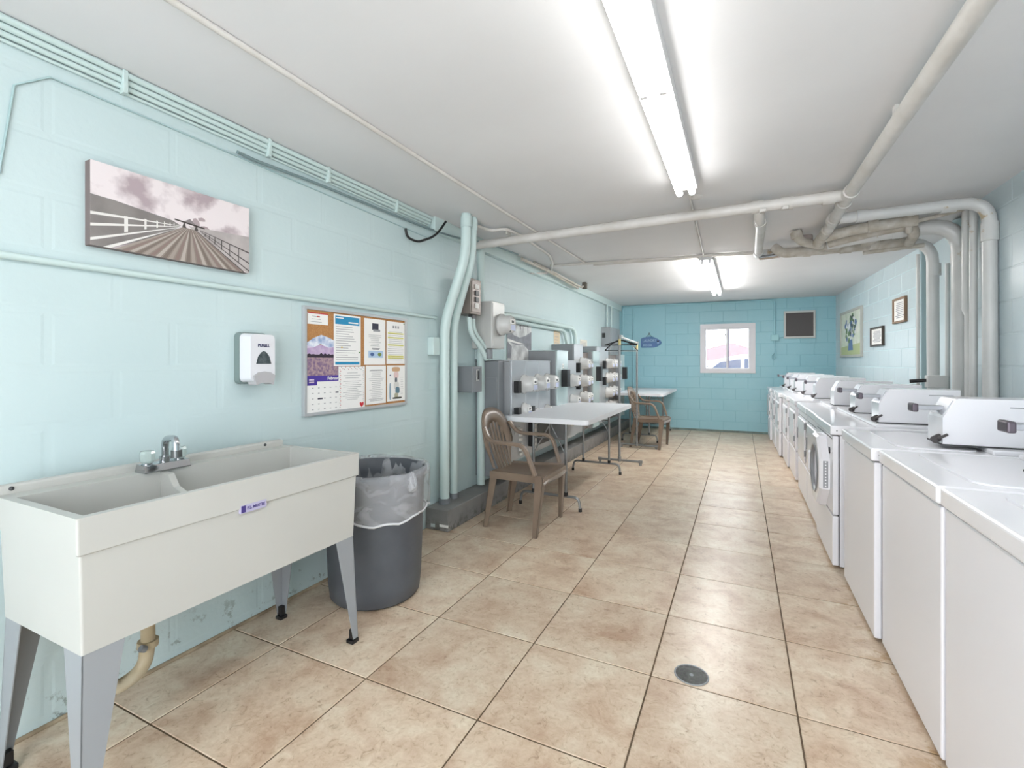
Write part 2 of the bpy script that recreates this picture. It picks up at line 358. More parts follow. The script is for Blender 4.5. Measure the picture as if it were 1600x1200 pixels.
m = MB(); wpiece(-0.262, -0.24, 1.74, 1.78, -0.05, -0.02, M_grey, m); m.build('sash_latch', win, bev=0.002)
m = MB(); wpiece(-0.575, -0.235, 1.155, 1.858, -0.055, -0.05, M_glass, m); m.build('window_pane', win)
m = MB(); wpiece(-0.19, 0.125, 1.155, 1.858, -0.07, -0.065, M_glass, m); m.build('window_pane', win)

# outside: ground, parked car, house
struct(MB().box(-30, 30, 9.9, 60, -0.35, -0.3, mat('pale_asphalt', (190,188,190), 0.9)).build('ground'))
M_car = mat('white_car_paint', (232,232,240), 0.25)
car = thing('car', 'white car parked outside, seen through the far window', 'car', (-0.3, 14.2, -0.3))
prof = [(-2.1,0.35),(-2.1,0.9),(-1.55,1.02),(-0.85,1.62),(-0.3,1.74),(1.3,1.72),(2.0,1.1),(2.15,0.95),(2.15,0.35)]
cx, cy, cz = 0.30, 14.2, -0.28
m = MB().prism(prof, lambda p, t: (cx+p[0], cy-0.85+1.7*t, cz+p[1]), M_car); m.build('car_body', car, bev=0.06)
MB().prism([(-1.38,1.08),(-0.78,1.55),(-0.3,1.63),(-0.3,1.08)], lambda p, t: (cx+p[0], cy-0.875+0.02*t, cz+p[1]), mat('car_window', (60,62,80), 0.1)).build('car_window', car)
MB().prism([(-0.22,1.08),(-0.22,1.63),(0.75,1.62),(1.5,1.5),(1.75,1.08)], lambda p, t: (cx+p[0], cy-0.875+0.02*t, cz+p[1]), MATS['car_window']).build('car_window', car)
for dx in (-1.4, 1.35): MB().lathe([(0.0,0),(0.33,0),(0.33,0.2),(0,0.2)], M_dgrey, n=20, o=(cx+dx, cy-0.86, -0.3+0.335), axis='y').build('wheel', car)
MB().box(cx-1.55, cx-1.38, cy-1.05, cy-0.86, cz+1.03, cz+1.17, M_dgrey).build('side_mirror', car, bev=0.03)
hs = thing('house', 'pale house with red hip roof beyond the car', 'house', (-0.6, 29, -0.3))
M_roof = mat('red_roof', (116,72,78), 0.8); M_hw = mat('house_wall', (226,214,210), 0.8)
MB().box(-3.2, 1.9, 26, 32, -0.3, 1.42, M_hw).build('wall', hs)
e = 1.40
MB().raw([(-3.7,25.5,e),(2.3,25.5,e),(2.3,32.5,e),(-3.7,32.5,e),(-0.6,29,2.34),(-0.4,29,2.34)], [(0,1,5,4),(1,2,5),(2,3,4,5),(3,0,4),(3,2,1,0)], M_roof).build('roof', hs)
for xx in (-2.4, 0.2): MB().box(xx, xx+1.2, 25.95, 26.0, 0.3, 1.1, MATS['car_window']).build('window', hs, bev=0.01)

# vent / cooler screen on the back wall
vt = thing('wall_vent', 'dark grey mesh vent in a pale frame, high on the turquoise wall', 'vent', (0.9, yb(0.9), 1.67))
m = MB()
for (a, b, c, d) in ((0.67, 1.137, 2.105, 2.14), (0.67, 1.137, 1.67, 1.705), (0.67, 0.70, 1.705, 2.105), (1.107, 1.137, 1.705, 2.105)): wpiece(a, b, c, d, 0, 0.035, M_light, m)
m.build('frame', vt, bev=0.003)
m = MB(); wpiece(0.70, 1.107, 1.705, 2.105, 0, 0.02, M_screen, m); m.build('mesh_screen', vt)
m = MB(); wpiece(0.66, 1.15, 1.575, 1.583, 0, 0.012, M_back, m); wpiece(1.14, 1.148, 1.575, 1.66, 0, 0.012, M_back, m); tag(m.build('vent_cord', loc=(0.9, yb(0.9), 1.575)), 'thin turquoise cord run beneath the mesh vent', 'cord')
# junction box with conduit and cord
jb = thing('junction_box', 'turquoise junction box right of the window with a looped cord', 'junction box', (0.535, yb(0.53), 1.64))
m = MB(); wpiece(0.476, 0.593, 1.637, 1.738, 0, 0.05, mat('jbox_paint', (160,206,212), 0.4), m); m.build('box', jb, bev=0.004)
m = MB(); m.tube(fillet([(0.535, wy(0.53, 0.02), 1.64), (0.545, wy(0.53, 0.02), 1.33), (0.50, wy(0.53, 0.02), 1.30), (0.49, wy(0.53, 0.02), 1.38), (0.53, wy(0.53, 0.02), 1.42)], 0.04), 0.009, M_back, n=6); m.build('cord', jb)
m = MB(); m.tube([(0.593, wy(0.6, 0.012), 1.68), (0.67, wy(0.67, 0.012), 1.70)], 0.008, M_back, n=6); m.build('cord', jb)
m = MB(); m.tube(fillet([(0.535, wy(0.53, 0.016), 1.735), (0.535, wy(0.53, 0.016), 2.34), (0.2, wy(0.2, 0.016), 2.345), (-2.08, wy(-2.08, 0.016), 2.345), (-2.10, wy(-2.1, 0.016), 0.6)], 0.07), 0.017, M_back, n=8)
tag(m.build('conduit', loc=(0.53, yb(0.53), 1.735)), 'turquoise conduit along the top of the far wall down to the junction box', 'conduit')
m = MB(); m.tube([(-1.884, wy(-1.884, 0.012), 0.1), (-1.884, wy(-1.884, 0.012), 2.30)], 0.012, M_back, n=8)
tag(m.build('conduit', loc=(-1.884, yb(-1.884), 0.1)), 'upright turquoise conduit on the far wall left of the fish sign', 'conduit')

# fish-shaped laundry sign
sg = thing('fish_sign', 'blue fish-shaped laundry sign hung on the turquoise far wall', 'sign', (-1.56, yb(-1.56), 1.55))
M_sign = mat('sign_blue', (78,122,160), 0.6, 0, (96,124,176), 12); M_sl = mat('sign_lettering', (176,204,226), 0.6)
fish = [(-1.737,1.55),(-1.737,1.715),(-1.70,1.735),(-1.60,1.75),(-1.53,1.755),(-1.45,1.72),(-1.38,1.68),(-1.352,1.64),(-1.37,1.60),(-1.43,1.56),(-1.50,1.54),(-1.72,1.54)]
MB().prism(fish, lambda p, t: (p[0], yb(p[0])-0.002-0.016*t, p[1]), M_sign).build('board', sg)
MB().tube([(-1.64,wy(-1.6,.01),1.745),(-1.585,wy(-1.6,.01),1.80),(-1.53,wy(-1.6,.01),1.745)], 0.004, M_dgrey, n=6).tube([(-1.585,wy(-1.6,.01),1.79),(-1.585,wy(-1.6,.01),1.83)], 0.007, M_dgrey, n=6).build('hanging_wire', sg)
MB().lathe([(0,-0.002),(0.017,0)], M_black, n=12, o=(-1.42, yb(-1.42)-0.019, 1.66), axis='y').build('eye', sg)
MB().box(-1.435, -1.40, yb(-1.42)-0.021, yb(-1.42)-0.019, 1.622, 1.640, M_sl).build('mouth', sg)
text('LAUNDRY', 0.078, M_sl, onback(-1.575, yb(-1.737)-0.0195, 1.675), 'lettering', sg, sx=0.72, bold=0.001)
text('ROOM', 0.055, M_sl, onback(-1.61, yb(-1.737)-0.0195, 1.585), 'lettering', sg, sx=1.0, bold=0.001)

# ---------------- ceiling lamps ----------------
def lamp(loc_y0, loc_y1, xc, label, M_tube, zb=2.288):
    t = thing('fluorescent_lamp', label, 'ceiling lamp', (xc, (loc_y0+loc_y1)/2, ZC), 'twin-tube fluorescent strip lamps')
    MB().prism([(-0.064,ZC),(0.064,ZC),(0.064,ZC-0.058),(-0.064,ZC-0.058)], lambda p, k: (xc+p[0], loc_y0 + (loc_y1-loc_y0)*k, p[1]), mat('lamp_housing', (205,205,205), 0.5)).build('housing', t)
    mid = (loc_y0+loc_y1)/2
    for (a, b) in ((loc_y0+0.02, mid-0.02), (mid+0.02, loc_y1-0.02)):
        for dx in (-0.036, 0.036):
            MB().tube([(xc+dx, a, zb), (xc+dx, b, zb)], 0.019, M_tube, n=12).build('fluorescent_tube', t)
    for y in (loc_y0+0.012, mid, loc_y1-0.012):
        for dx in (-0.036, 0.036): MB().box(xc+dx-0.012, xc+dx+0.012, y-0.010, y+0.010, zb-0.016, ZC-0.057, M_white).build('lamp_holder', t)
lamp(0.66, 3.10, -0.302, 'near twin-tube fluorescent strip lamp, largest on the ceiling', M_tube)
lamp(5.30, 7.86, -0.325, 'far twin-tube fluorescent strip lamp near the turquoise wall', M_tube2)

def pipe(name, path, r, m, label, cat='pipe', fr=0, n=12, parent=None, loc=None, group=None):
    p = fillet(path, fr) if fr else path
    o = MB().tube(p, r, m, n=n).build(name, parent, loc=None if parent else (loc or path[0]))
    if not parent: tag(o, label, cat, group)
    return o
def ring(path0, path1, r, m, parent, name='coupling'):
    return MB().tube([path0, path1], r, m, n=16).build(name, parent)

# ceiling conduits
pipe('conduit', [(-1.575, -1.4, 2.358), (-1.56, 5.14, 2.358)], 0.0115, M_wpipe, 'long white conduit running along the ceiling left of the lamp', 'conduit')
pipe('conduit', [(-0.30, 3.10, 2.36), (-0.345, 5.28, 2.36)], 0.009, M_wpipe, 'thin white conduit on the ceiling joining the two lamps', 'conduit')
pipe('conduit', [(-1.95, 5.05, 2.35), (-1.2, 5.16, 2.35), (0.15, 5.30, 2.35), (1.3, 5.35, 2.35)], 0.014, M_wpipe, 'white conduit crossing the ceiling before the far lamp, nearer of a pair', 'conduit')
pipe('conduit', [(-1.50, 5.25, 2.357), (-0.7, 5.33, 2.357), (0.5, 5.42, 2.357), (1.3, 5.45, 2.357)], 0.012, M_wpipe, 'white conduit crossing the ceiling before the far lamp, farther of a pair', 'conduit')
o = MB().lathe([(0.0,2.352),(0.035,2.355),(0.04,ZC)], M_wpipe, n=14, o=(-0.27, 3.42, 0)).build('ceiling_cap', loc=(-0.27, 3.42, ZC)); tag(o, 'small round white cap on the ceiling past the near lamp', 'cap')

# big drain pipes
t = thing('drain_pipe', 'white drain pipe crossing under the ceiling from the left wall', 'pipe', (-0.7, 3.58, 2.28))
MB().tube([(-2.14, 3.60, 2.272), (0.62, 3.56, 2.292)], 0.036, M_wpipe, n=16).build('pipe_run', t)
for x in (0.10, 0.27, 0.50): ring((x-0.035, 3.57, 2.289), (x+0.035, 3.57, 2.289), 0.042, M_wpipe, t)
for x in (-1.75,): MB().box(x-0.008, x+0.008, 3.54, 3.60, 2.32, ZC, M_wpipe).build('pipe_hanger', t)
for x in (0.13, 0.26): MB().box(x-0.02, x+0.02, 3.52, 3.56, 2.24, 2.262, M_wpipe).build('clamp', t, bev=0.005)
t = thing('drain_pipe', 'white drain pipe running toward the camera under the right ceiling', 'pipe', (0.6, 2.5, 2.28))
MB().tube([(0.66, -1.4, 2.285), (0.60, 3.6, 2.285), (0.61, 4.45, 2.275)], 0.036, M_wpipe, n=16).build('pipe_run', t)
for y in (3.50, 3.72, 4.1): ring((0.60, y-0.035, 2.284), (0.60, y+0.035, 2.284), 0.043, M_wpipe, t)
for y in (1.0, 2.6): MB().box(0.61-0.008, 0.61+0.008, y-0.02, y+0.02, 2.31, ZC, M_wpipe).build('pipe_hanger', t)
t = thing('drain_pipe', 'white link pipe between the crossing pipe and the low far pipe', 'pipe', (0.14, 4.4, 2.26))
MB().tube(fillet([(0.11, 3.58, 2.27), (0.115, 3.68, 2.232), (0.13, 3.86, 2.255), (0.15, 5.02, 2.285)], 0.05), 0.034, M_wpipe, n=14).build('pipe_run', t)
ring((0.122, 3.78, 2.245), (0.128, 3.86, 2.254), 0.040, M_wpipe, t)
# P3 low pipe with downpipe
t = thing('drain_pipe', 'grey white pipe lowest under the ceiling that elbows down right wall, farthest', 'pipe', (1.44, 5.13, 0))
MB().tube(fillet([(0.15, 5.0, 2.285), (0.15, 5.13, 2.285), (1.45, 5.13, 2.27), (1.46, 5.13, 0.0)], 0.17), 0.042, M_dirty if False else M_rpipe, n=16).build('pipe_run', t)
ring((1.24, 5.13, 2.273), (1.18, 5.13, 2.274), 0.047, M_rpipe, t); ring((1.458, 5.13, 2.08), (1.459, 5.13, 1.98), 0.048, M_rpipe, t)
# P2
t = thing('drain_pipe', 'thick pale pipe elbowing down right wall, middle of three', 'pipe', (1.44, 4.6, 0))
MB().tube(fillet([(0.66, 4.75, 2.255), (1.0, 4.62, 2.27), (1.455, 4.58, 2.275), (1.475, 4.6, 0.0)], 0.20), 0.055, M_rpipe, n=18).build('pipe_run', t)
ring((1.465, 4.59, 2.06), (1.466, 4.59, 1.98), 0.064, M_rpipe, t); ring((1.12, 4.6, 2.272), (1.06, 4.61, 2.272), 0.062, M_rpipe, t)
MB().tube([(1.545, 4.63, 0.9), (1.54, 4.63, 2.1)], 0.016, M_rust, n=6).build('rust_streak', t)
# P1
t = thing('drain_pipe', 'pale pipe elbowing down right wall, nearest of three', 'pipe', (1.42, 4.1, 0))
MB().tube(fillet([(0.64, 4.12, 2.29), (1.438, 4.08, 2.292), (1.438, 4.06, 0.0)], 0.14), 0.038, M_rpipe, n=18).build('pipe_run', t)
ring((1.20, 4.1, 2.291), (1.28, 4.1, 2.291), 0.044, M_rpipe, t); ring((1.438, 4.075, 2.15), (1.438, 4.073, 2.03), 0.044, M_rpipe, t); ring((0.74, 4.11, 2.29), (0.80, 4.11, 2.29), 0.044, M_rpipe, t)
pipe('pipe', [(1.42, 4.26, 0.0), (1.42, 4.26, 2.35)], 0.022, M_rpipe, 'slim pale upright pipe beside the nearest of three big downpipes', 'pipe')
pipe('pipe', [(1.42, 4.33, 0.0), (1.42, 4.33, 1.58), (1.415, 4.36, 1.62), (1.415, 4.36, 2.35)], 0.024, M_rpipe, 'slim pale upright pipe with a step, between two big downpipes', 'pipe')
pipe('pipe', [(1.56, 4.80, 0.0), (1.56, 4.80, 2.35)], 0.085, mat('aqua_duct', (176,204,208), 0.3), 'wide pale turquoise upright pipe behind the middle downpipe', 'pipe')
pipe('pipe', [(1.40, 5.30, 0.0), (1.40, 5.30, 2.2)], 0.014, M_rpipe, 'thin upright pipe beside the farthest downpipe', 'pipe')
pipe('pipe', [(1.50, 4.97, 0.0), (1.50, 4.97, 2.05)], 0.016, M_rpipe, 'thin upright pipe between the middle and farthest downpipes', 'pipe')
# dingy tangle of old fittings under the ceiling
t = thing('pipe_fittings', 'tangle of dingy old pipe fittings under the right ceiling', 'pipe fittings', (0.7, 4.75, 2.3))
def dp(path, r, fr=0.06, nm='pipe_run', mm=None): MB().tube(fillet(path, fr), r, mm or M_dirty, n=14).build(nm, t)
dp([(0.28, 5.0, 2.31), (0.34, 4.95, 2.24), (0.9, 4.98, 2.25), (1.25, 5.0, 2.26)], 0.042)
dp([(0.42, 4.65, 2.36), (0.44, 4.65, 2.28), (0.56, 4.75, 2.25), (0.75, 4.85, 2.24)], 0.036)
dp([(0.60, 4.35, 2.27), (0.58, 4.7, 2.25)], 0.040)
dp([(0.60, 4.55, 2.26), (0.80, 4.40, 2.27), (1.15, 4.36, 2.28)], 0.040, 0.1)
dp([(0.66, 4.7, 2.24), (0.95, 4.55, 2.27), (1.15, 4.5, 2.28), (1.18, 4.55, 2.22), (1.2, 4.75, 2.20)], 0.036, 0.08)
dp([(0.92, 4.72, 2.28), (0.93, 4.70, 2.215)], 0.055, 0.01)
dp([(1.1, 4.30, 2.36), (1.12, 4.45, 2.22)], 0.022, 0.01, 'strap')
dp([(1.0, 4.4, 2.25), (1.40, 4.35, 2.32)], 0.014, 0.01)
dp([(0.95, 5.02, 2.20), (1.36, 5.0, 2.22)], 0.018, 0.01)
for (p0, p1, r) in (((0.50, 4.97, 2.247), (0.56, 4.97, 2.247), 0.05), ((0.78, 4.975, 2.249), (0.86, 4.975, 2.249), 0.05), ((0.62, 4.78, 2.25), (0.68, 4.81, 2.25), 0.046), ((0.86, 4.38, 2.273), (0.92, 4.375, 2.274), 0.048), ((0.42, 4.65, 2.35), (0.43, 4.65, 2.30), 0.045), ((0.96, 4.86, 2.24), (1.02, 4.87, 2.24), 0.05)): ring(p0, p1, r, M_dirty, t)
MB().box(0.47, 0.56, 4.80, 4.83, 2.25, 2.36, mat('dingy_bracket', (170,160,155), 0.7)).build('bracket', t, bev=0.02)
pipe('pipe', [(0.16, 5.06, 2.24), (0.32, 5.02, 2.24)], 0.022, M_chrome, 'short shiny metal pipe end by the dingy fittings', 'pipe')
# valve box on the right wall above the machines
vb = thing('valve_box', 'small pale valve box with black handle low between the downpipes', 'valve', (1.42, 4.9, 1.08))
MB().box(1.34, 1.47, 4.84, 4.92, 1.05, 1.15, M_rpipe).build('box', vb, bev=0.006)
MB().tube([(1.34, 4.88, 1.11), (1.24, 4.90, 1.10)], 0.014, M_black, n=8).build('handle', vb)

# framed pictures on right wall
def picture(name, y0, y1, z0, z1, fm, label, art):
    f = thing(name, label, 'picture', (fx(y0)-0.01, (y0+y1)/2, z0))
    w = 0.035 if art else 0.022
    m = MB()
    for (a, b, c, d) in ((y0, y1, z1-w, z1), (y0, y1, z0, z0+w), (y0, y0+w, z0+w, z1-w), (y1-w, y1, z0+w, z1-w)):
        m.hexa([(fx(a)-0.03, a, c), (fx(a)-0.003, a, c), (fx(b)-0.003, b, c), (fx(b)-0.03, b, c)], [(fx(a)-0.03, a, d), (fx(a)-0.003, a, d), (fx(b)-0.003, b, d), (fx(b)-0.03, b, d)], fm)
    m.build('frame', f, bev=0.003)
    P = lambda y, z, k: (fx(y)-0.016-0.0006*k, y, z)
    m = MB(); bgc = mat('painting_ground', (218,222,212), 0.7, 0, (196,208,188), 9) if art else M_paper
    m.face([P(y0+w, z0+w, 0), P(y1-w, z0+w, 0), P(y1-w, z1-w, 0), P(y0+w, z1-w, 0)], bgc)
    rnd = random.Random(3)
    if art:
        g1 = mat('painting_green', (96,128,90), 0.7); g2 = mat('painting_blue', (92,120,160), 0.7); g3 = mat('painting_dark', (60,78,74), 0.7); g4 = mat('painting_yellow', (172,184,138), 0.7); wv = mat('painting_white', (226,230,232), 0.7)
        ym = (y0+y1)/2; H = z1-z0
        m.face([P(y0+w, z0+w, 1), P(y1-w, z0+w, 1), P(y1-w, z0+w+0.12, 1), P(y0+w, z0+w+0.16, 1)], g4)
        m.face([P(ym-0.14, z0+0.10, 2), P(ym+0.14, z0+0.10, 2), P(ym+0.10, z0+0.26, 2), P(ym-0.10, z0+0.26, 2)], g2)
        for k in range(70):
            a = rnd.uniform(0, 2*PI); r = rnd.random()**0.6; cy_, cz_ = ym+math.cos(a)*r*0.33, z0+0.42+math.sin(a)*r*0.19; s = rnd.uniform(0.02, 0.05)
            m.face([P(cy_+s*math.cos(b)*1.3, cz_+s*math.sin(b), 3+k*0.02) for b in [j*PI/3 for j in range(6)]], rnd.choice([g1, g2, g3, g1, wv]))
    else:
        n = 9
        for k in range(n):
            z = z1-w-0.03-(z1-z0-2*w-0.05)*k/n; L_ = (y1-y0-2*w)*rnd.uniform(0.5, 0.8)/2; ym = (y0+y1)/2
            m.face([P(ym-L_, z, 1), P(ym+L_, z, 1), P(ym+L_, z-0.008, 1), P(ym-L_, z-0.008, 1)], M_ink)
    m.build('print', f)
picture('framed_painting', 7.86, 9.05, 1.335, 2.03, mat('grey_frame', (176,178,172), 0.5), 'framed flower painting with blue vase on the right far wall', True)
picture('framed_notice', 6.95, 7.44, 1.455, 1.69, mat('dark_wood_frame', (62,52,44), 0.5), 'small dark-framed notice beside the flower painting', False)
picture('framed_notice', 6.22, 6.60, 1.68, 1.95, mat('bronze_frame', (134,108,84), 0.5), 'small brown-framed notice hung highest near the pipes', False)

# ---------------- left wall: conduits ----------------
pipe('conduit', [(XL+0.014, -1.4, 1.595), (XL+0.014, 3.08, 1.60)], 0.0125, M_pipe, 'painted conduit running level along the left wall under the canvas', 'conduit')
zz = [(0.022, 2.356, 0.0130), (0.017, 2.331, 0.0110), (0.013, 2.309, 0.010), (0.009, 2.290, 0.0060)]
nm = ['highest', 'second', 'third', 'lowest and thinnest']
for k, (dx, z, r) in enumerate(zz):
    pipe('conduit', [(XL+dx, -1.4, z), (XL+dx, 1.6, z-0.002), (XL+dx, 3.0 if k else 3.35, z)], r, M_pipe, 'painted conduit in the left ceiling corner, %s of four' % nm[k], 'conduit', group=None)
for y, wh in ((1.0, 'above the canvas picture'), (1.62, 'above the soap dispenser'), (2.0, 'above left edge of the notice board'), (2.6, 'above right edge of the notice board')):
    tag(MB().box(XL, XL+0.036, y-0.009, y+0.009, 2.280, 2.369, M_pipe).build('pipe_clip', loc=(XL, y, 2.26), bev=0.003), 'painted clip on the ceiling corner conduits, '+wh, 'clip', 'clips on the ceiling corner conduits')
pipe('cable', [(XL+0.03, 1.45, 2.235), (XL+0.02, 1.55, 2.235), (XL+0.02, 1.9, 2.25), (XL+0.025, 2.9, 2.26), (XL+0.06, 3.3, 2.27), (-2.02, 3.7, 2.31), (-2.0, 4.3, 2.33)], 0.008, mat('dull_cable', (120,140,142), 0.5), 'dull green cable drooping under the ceiling corner conduits', 'cable', fr=0.1, n=8)
pipe('wire', [(XL+0.004, 0.50, 1.65), (XL+0.004, 0.665, 1.86), (XL+0.004, 0.70, 2.16), (XL+0.004, 0.79, 2.235), (XL+0.004, 1.2, 2.232), (XL+0.004, 3.05, 2.20)], 0.0035, mat('painted_wire', (168,194,195), 0.5), 'thin painted wire looping up the left wall toward the ceiling', 'wire', n=6)
pipe('cable', [(-2.03, 3.06, 2.33), (-2.06, 2.97, 2.20), (-2.10, 2.80, 2.12), (XL+0.02, 2.72, 2.14), (XL+0.02, 2.70, 2.20)], 0.009, M_black, 'black cable loop hanging from the ceiling by the painted pipes', 'cable', fr=0.08, n=8)
# pair of large painted pipes with offset
def two(y, x0, r, label, dy=0.03):
    t = thing('conduit', label, 'conduit', (x0, y, 0.16))
    MB().tube(fillet([(x0, y, 0.18), (x0, y, 1.56), (-1.87, y-dy, 2.05), (-1.86, y-dy, ZC)], 0.12), r, M_pipe, n=14).build('pipe_run', t)
    MB().tube([(x0, y, 0.16), (x0, y, 0.20)], r*1.2, M_metald, n=14).build('base_collar', t)
    MB().tube([(-1.862, y-dy, ZC-0.10), (-1.86, y-dy, ZC-0.02)], r*1.15, M_pipe, n=14).build('coupling', t)
two(3.11, -2.075, 0.038, 'thick mint conduit bending out from wall to ceiling, nearer of two')
two(3.265, -2.09, 0.031, 'slimmer mint conduit bending out from wall to ceiling, farther of two', 0.085)
pipe('conduit', [(-2.085, 3.70, 0.17), (-2.085, 3.70, 2.262)], 0.036, M_pipe, 'straight mint conduit rising behind the meter box to the ceiling', 'conduit')
pb = MB().box(XL, XL+0.055, 2.99, 3.075, 1.31, 1.445, M_pipe).build('junction_box', loc=(XL, 3.03, 1.31), bev=0.004); tag(pb, 'small mint junction box on the wall beside the thick conduit', 'junction box')
# breaker panel
bpn = thing('breaker_panel', 'small brown breaker panel with four switches, highest on the left wall', 'breaker panel', (-2.1, 3.46, 1.65))
MB().box(XL, -2.0, 3.375, 3.55, 1.655, 1.95, M_brown).build('box', bpn, bev=0.004)
MB().box(-2.0, -1.994, 3.395, 3.53, 1.675, 1.93, mat('brown_cover', (134,122,116), 0.35, 0.2)).build('cover', bpn, bev=0.002)
for k, mm in enumerate((M_paper, M_black, M_black, M_paper)): MB().box(-1.994, -1.982, 3.435, 3.49, 1.865-k*0.053, 1.905-k*0.053, mm).build('switch', bpn, bev=0.002)
MB().box(-2.06, -2.02, 3.44, 3.50, 1.625, 1.655, M_dgrey).build('knockout_fitting', bpn)
pipe('conduit', [(-2.05, 3.44, 1.635), (-2.05, 3.46, 1.5), (-2.03, 3.60, 1.38), (-2.0, 3.66, 1.28)], 0.022, M_pipe, 'curved mint conduit below the breaker panel, nearer of two', 'conduit', fr=0.08)
pipe('conduit', [(-2.05, 3.50, 1.635), (-2.05, 3.52, 1.52), (-2.03, 3.66, 1.40), (-2.0, 3.72, 1.28)], 0.019, M_pipe, 'curved mint conduit below the breaker panel, farther of two', 'conduit', fr=0.08)
# switch box
sb = thing('switch_box', 'small dark grey safety switch box left of the meters', 'switch box', (-2.05, 3.47, 1.0))
MB().box(XL, -1.99, 3.395, 3.55, 1.005, 1.22, M_metald).build('box', sb, bev=0.004)
MB().box(-1.99, -1.984, 3.455, 3.49, 1.10, 1.195, M_light).build('label_plate', sb); MB().box(-1.984, -1.972, 3.465, 3.48, 1.11, 1.185, M_dgrey).build('toggle', sb, bev=0.002)

# meters and cabinets
def meter(parent, X, y, z, r=0.072, L_=0.10, lab=True):
    r *= 1.12; L_ *= 1.12
    mt = MB().lathe([(0,0),(r*1.12,0),(r*1.12,0.022),(r,0.026),(r,0.034),(r*0.93,0.038),(r*0.90,L_*0.85),(r*0.80,L_),(0,L_)], MATS.get('meter_glass') or mat('meter_glass', (206,206,204), 0.15), n=20, o=(X, y, z), axis='x').build('meter', parent)
    m = MB()
    m.box(X+L_, X+L_+0.002, y-r*0.6, y+r*0.6, z+r*0.05, z+r*0.55, M_paper); m.box(X+L_+0.002, X+L_+0.004, y-r*0.3, y+r*0.2, z+r*0.15, z+r*0.4, M_dgrey)
    m.box(X+L_, X+L_+0.0035, y-r*0.45, y+r*0.55, z-r*0.62, z-r*0.05, mat('meter_label_blue', (196,202,226), 0.5))
    m.box(X+L_*0.5, X+L_*0.99, y-r*0.5, y-r*0.3, z-r*0.75, z-r*0.55, M_dgrey)
    m.build('meter_label', mt)
    return mt
def handle(parent, X, y, z, h=0.14, w=0.05, d=0.05): MB().box(X, X+d, y-w/2, y+w/2, z-h/2, z+h/2, M_black).build('breaker_handle', parent, bev=0.004)
def cabinet(y0, y1, z0, z1, X, fm, label, seams=(), x0=XL+0.002):
    c = thing('meter_cabinet', label, 'electric cabinet', ((x0+X)/2, (y0+y1)/2, z0))
    MB().box(x0, X-0.02, y0, y1, z0, z1, M_metal).build('body', c, bev=0.003)
    e = [y0]+list(seams)+[y1]
    for a, b in zip(e[:-1], e[1:]): MB().box(X-0.02, X, a+0.002, b-0.002, z0+0.004, z1+0.004, fm).build('front_panel', c, bev=0.003)
    MB().box(x0, X+0.006, y0-0.003, y1+0.003, z1+0.002, z1+0.012, fm).build('rain_cap', c, bev=0.002)
    return c
# light grey single meter box
c = thing('meter_box', 'light grey box with one round meter, above the cabinets', 'meter', (-2.03, 3.77, 1.37))
MB().box(XL, -1.95, 3.655, 3.90, 1.375, 1.79, M_light).build('body', c, bev=0.006); MB().box(-1.95, -1.944, 3.665, 3.89, 1.39, 1.775, M_light).build('cover', c, bev=0.003)
MB().lathe([(0,0),(0.092,0),(0.092,0.02),(0,0.02)], M_light, n=24, o=(-1.944, 3.80, 1.59), axis='x').build('meter_ring', c)
meter(c, -1.935, 3.80, 1.59, 0.078, 0.105)
c = thing('wall_plate', 'small mint sheet metal piece right below the round meter box', 'plate', (-2.0, 3.8, 1.28))
MB().box(XL, -1.96, 3.70, 3.90, 1.285, 1.37, M_galv).build('plate', c, bev=0.003); MB().tube([(-1.98, 3.66, 1.285), (-1.98, 3.66, 1.37)], 0.03, M_metald, n=10).build('fitting', c)
# cabinet A with door
c = thing('service_cabinet', 'dark grey service cabinet with latched door behind the brown chair', 'electric cabinet', (-2.04, 3.8, 0.2))
MB().box(XL, -1.92, 3.72, 3.83, 0.24, 1.265, M_metald).build('body', c, bev=0.004)
MB().box(-2.115, -1.935, 3.712, 3.72, 0.50, 1.12, M_metald).build('door', c, bev=0.003)
MB().tube([(-2.09, 3.705, 0.985), (-2.06, 3.70, 0.985)], 0.012, M_black, n=8).build('latch', c)
M_panelA = mat('bright_cabinet_grey', (178,182,186), 0.28, 0.25)
cB = cabinet(3.84, 4.80, 0.36, 1.262, -1.85, M_panelA, 'wide grey cabinet with three front panels and many meters, nearest', (4.16, 4.48))
for y, zs in ((4.10, (1.05, 0.80)), (4.42, (1.05, 0.72)), (4.68, (1.05, 0.74))):
    for z in zs: meter(cB, -1.85, y, z, 0.072 if z > 1 else 0.060, 0.11 if z > 1 else 0.06)
for (y, z) in ((3.92, 1.03), (3.92, 0.79), (4.24, 0.78), (4.24, 0.62), (4.24, 0.50)): handle(cB, -1.85, y, z, 0.11, 0.06)
for y in (4.0, 4.33):
    for k in range(6): MB().box(-1.85, -1.835, y, y+0.05, 0.39+k*0.045, 0.415+k*0.045, M_paper).build('breaker_label', cB, bev=0.002)
MB().box(-1.85, -1.84, 4.45, 4.74, 0.42, 0.64, M_dgrey).build('blank_cover', cB, bev=0.003)
MB().box(-1.85, -1.842, 3.90, 4.02, 0.60, 0.66, M_light).build('label_plate', cB)
cC = cabinet(4.88, 5.24, 0.78, 1.378, -1.80, M_galv, 'shiny main disconnect cabinet with big black handle, second along')
handle(cC, -1.80, 5.07, 1.08, 0.19, 0.10, 0.07); MB().box(-1.80, -1.797, 5.04, 5.09, 1.19, 1.21, M_paper).build('label_plate', cC); MB().box(-1.80, -1.797, 5.04, 5.09, 1.22, 1.24, M_paper).build('label_plate', cC)
cC2 = cabinet(5.25, 5.60, 0.36, 1.268, -1.82, M_panelA, 'narrow grey cabinet with a column of meters, third along')
for z in (1.04, 0.80, 0.58): meter(cC2, -1.82, 5.42, z, 0.065, 0.09)
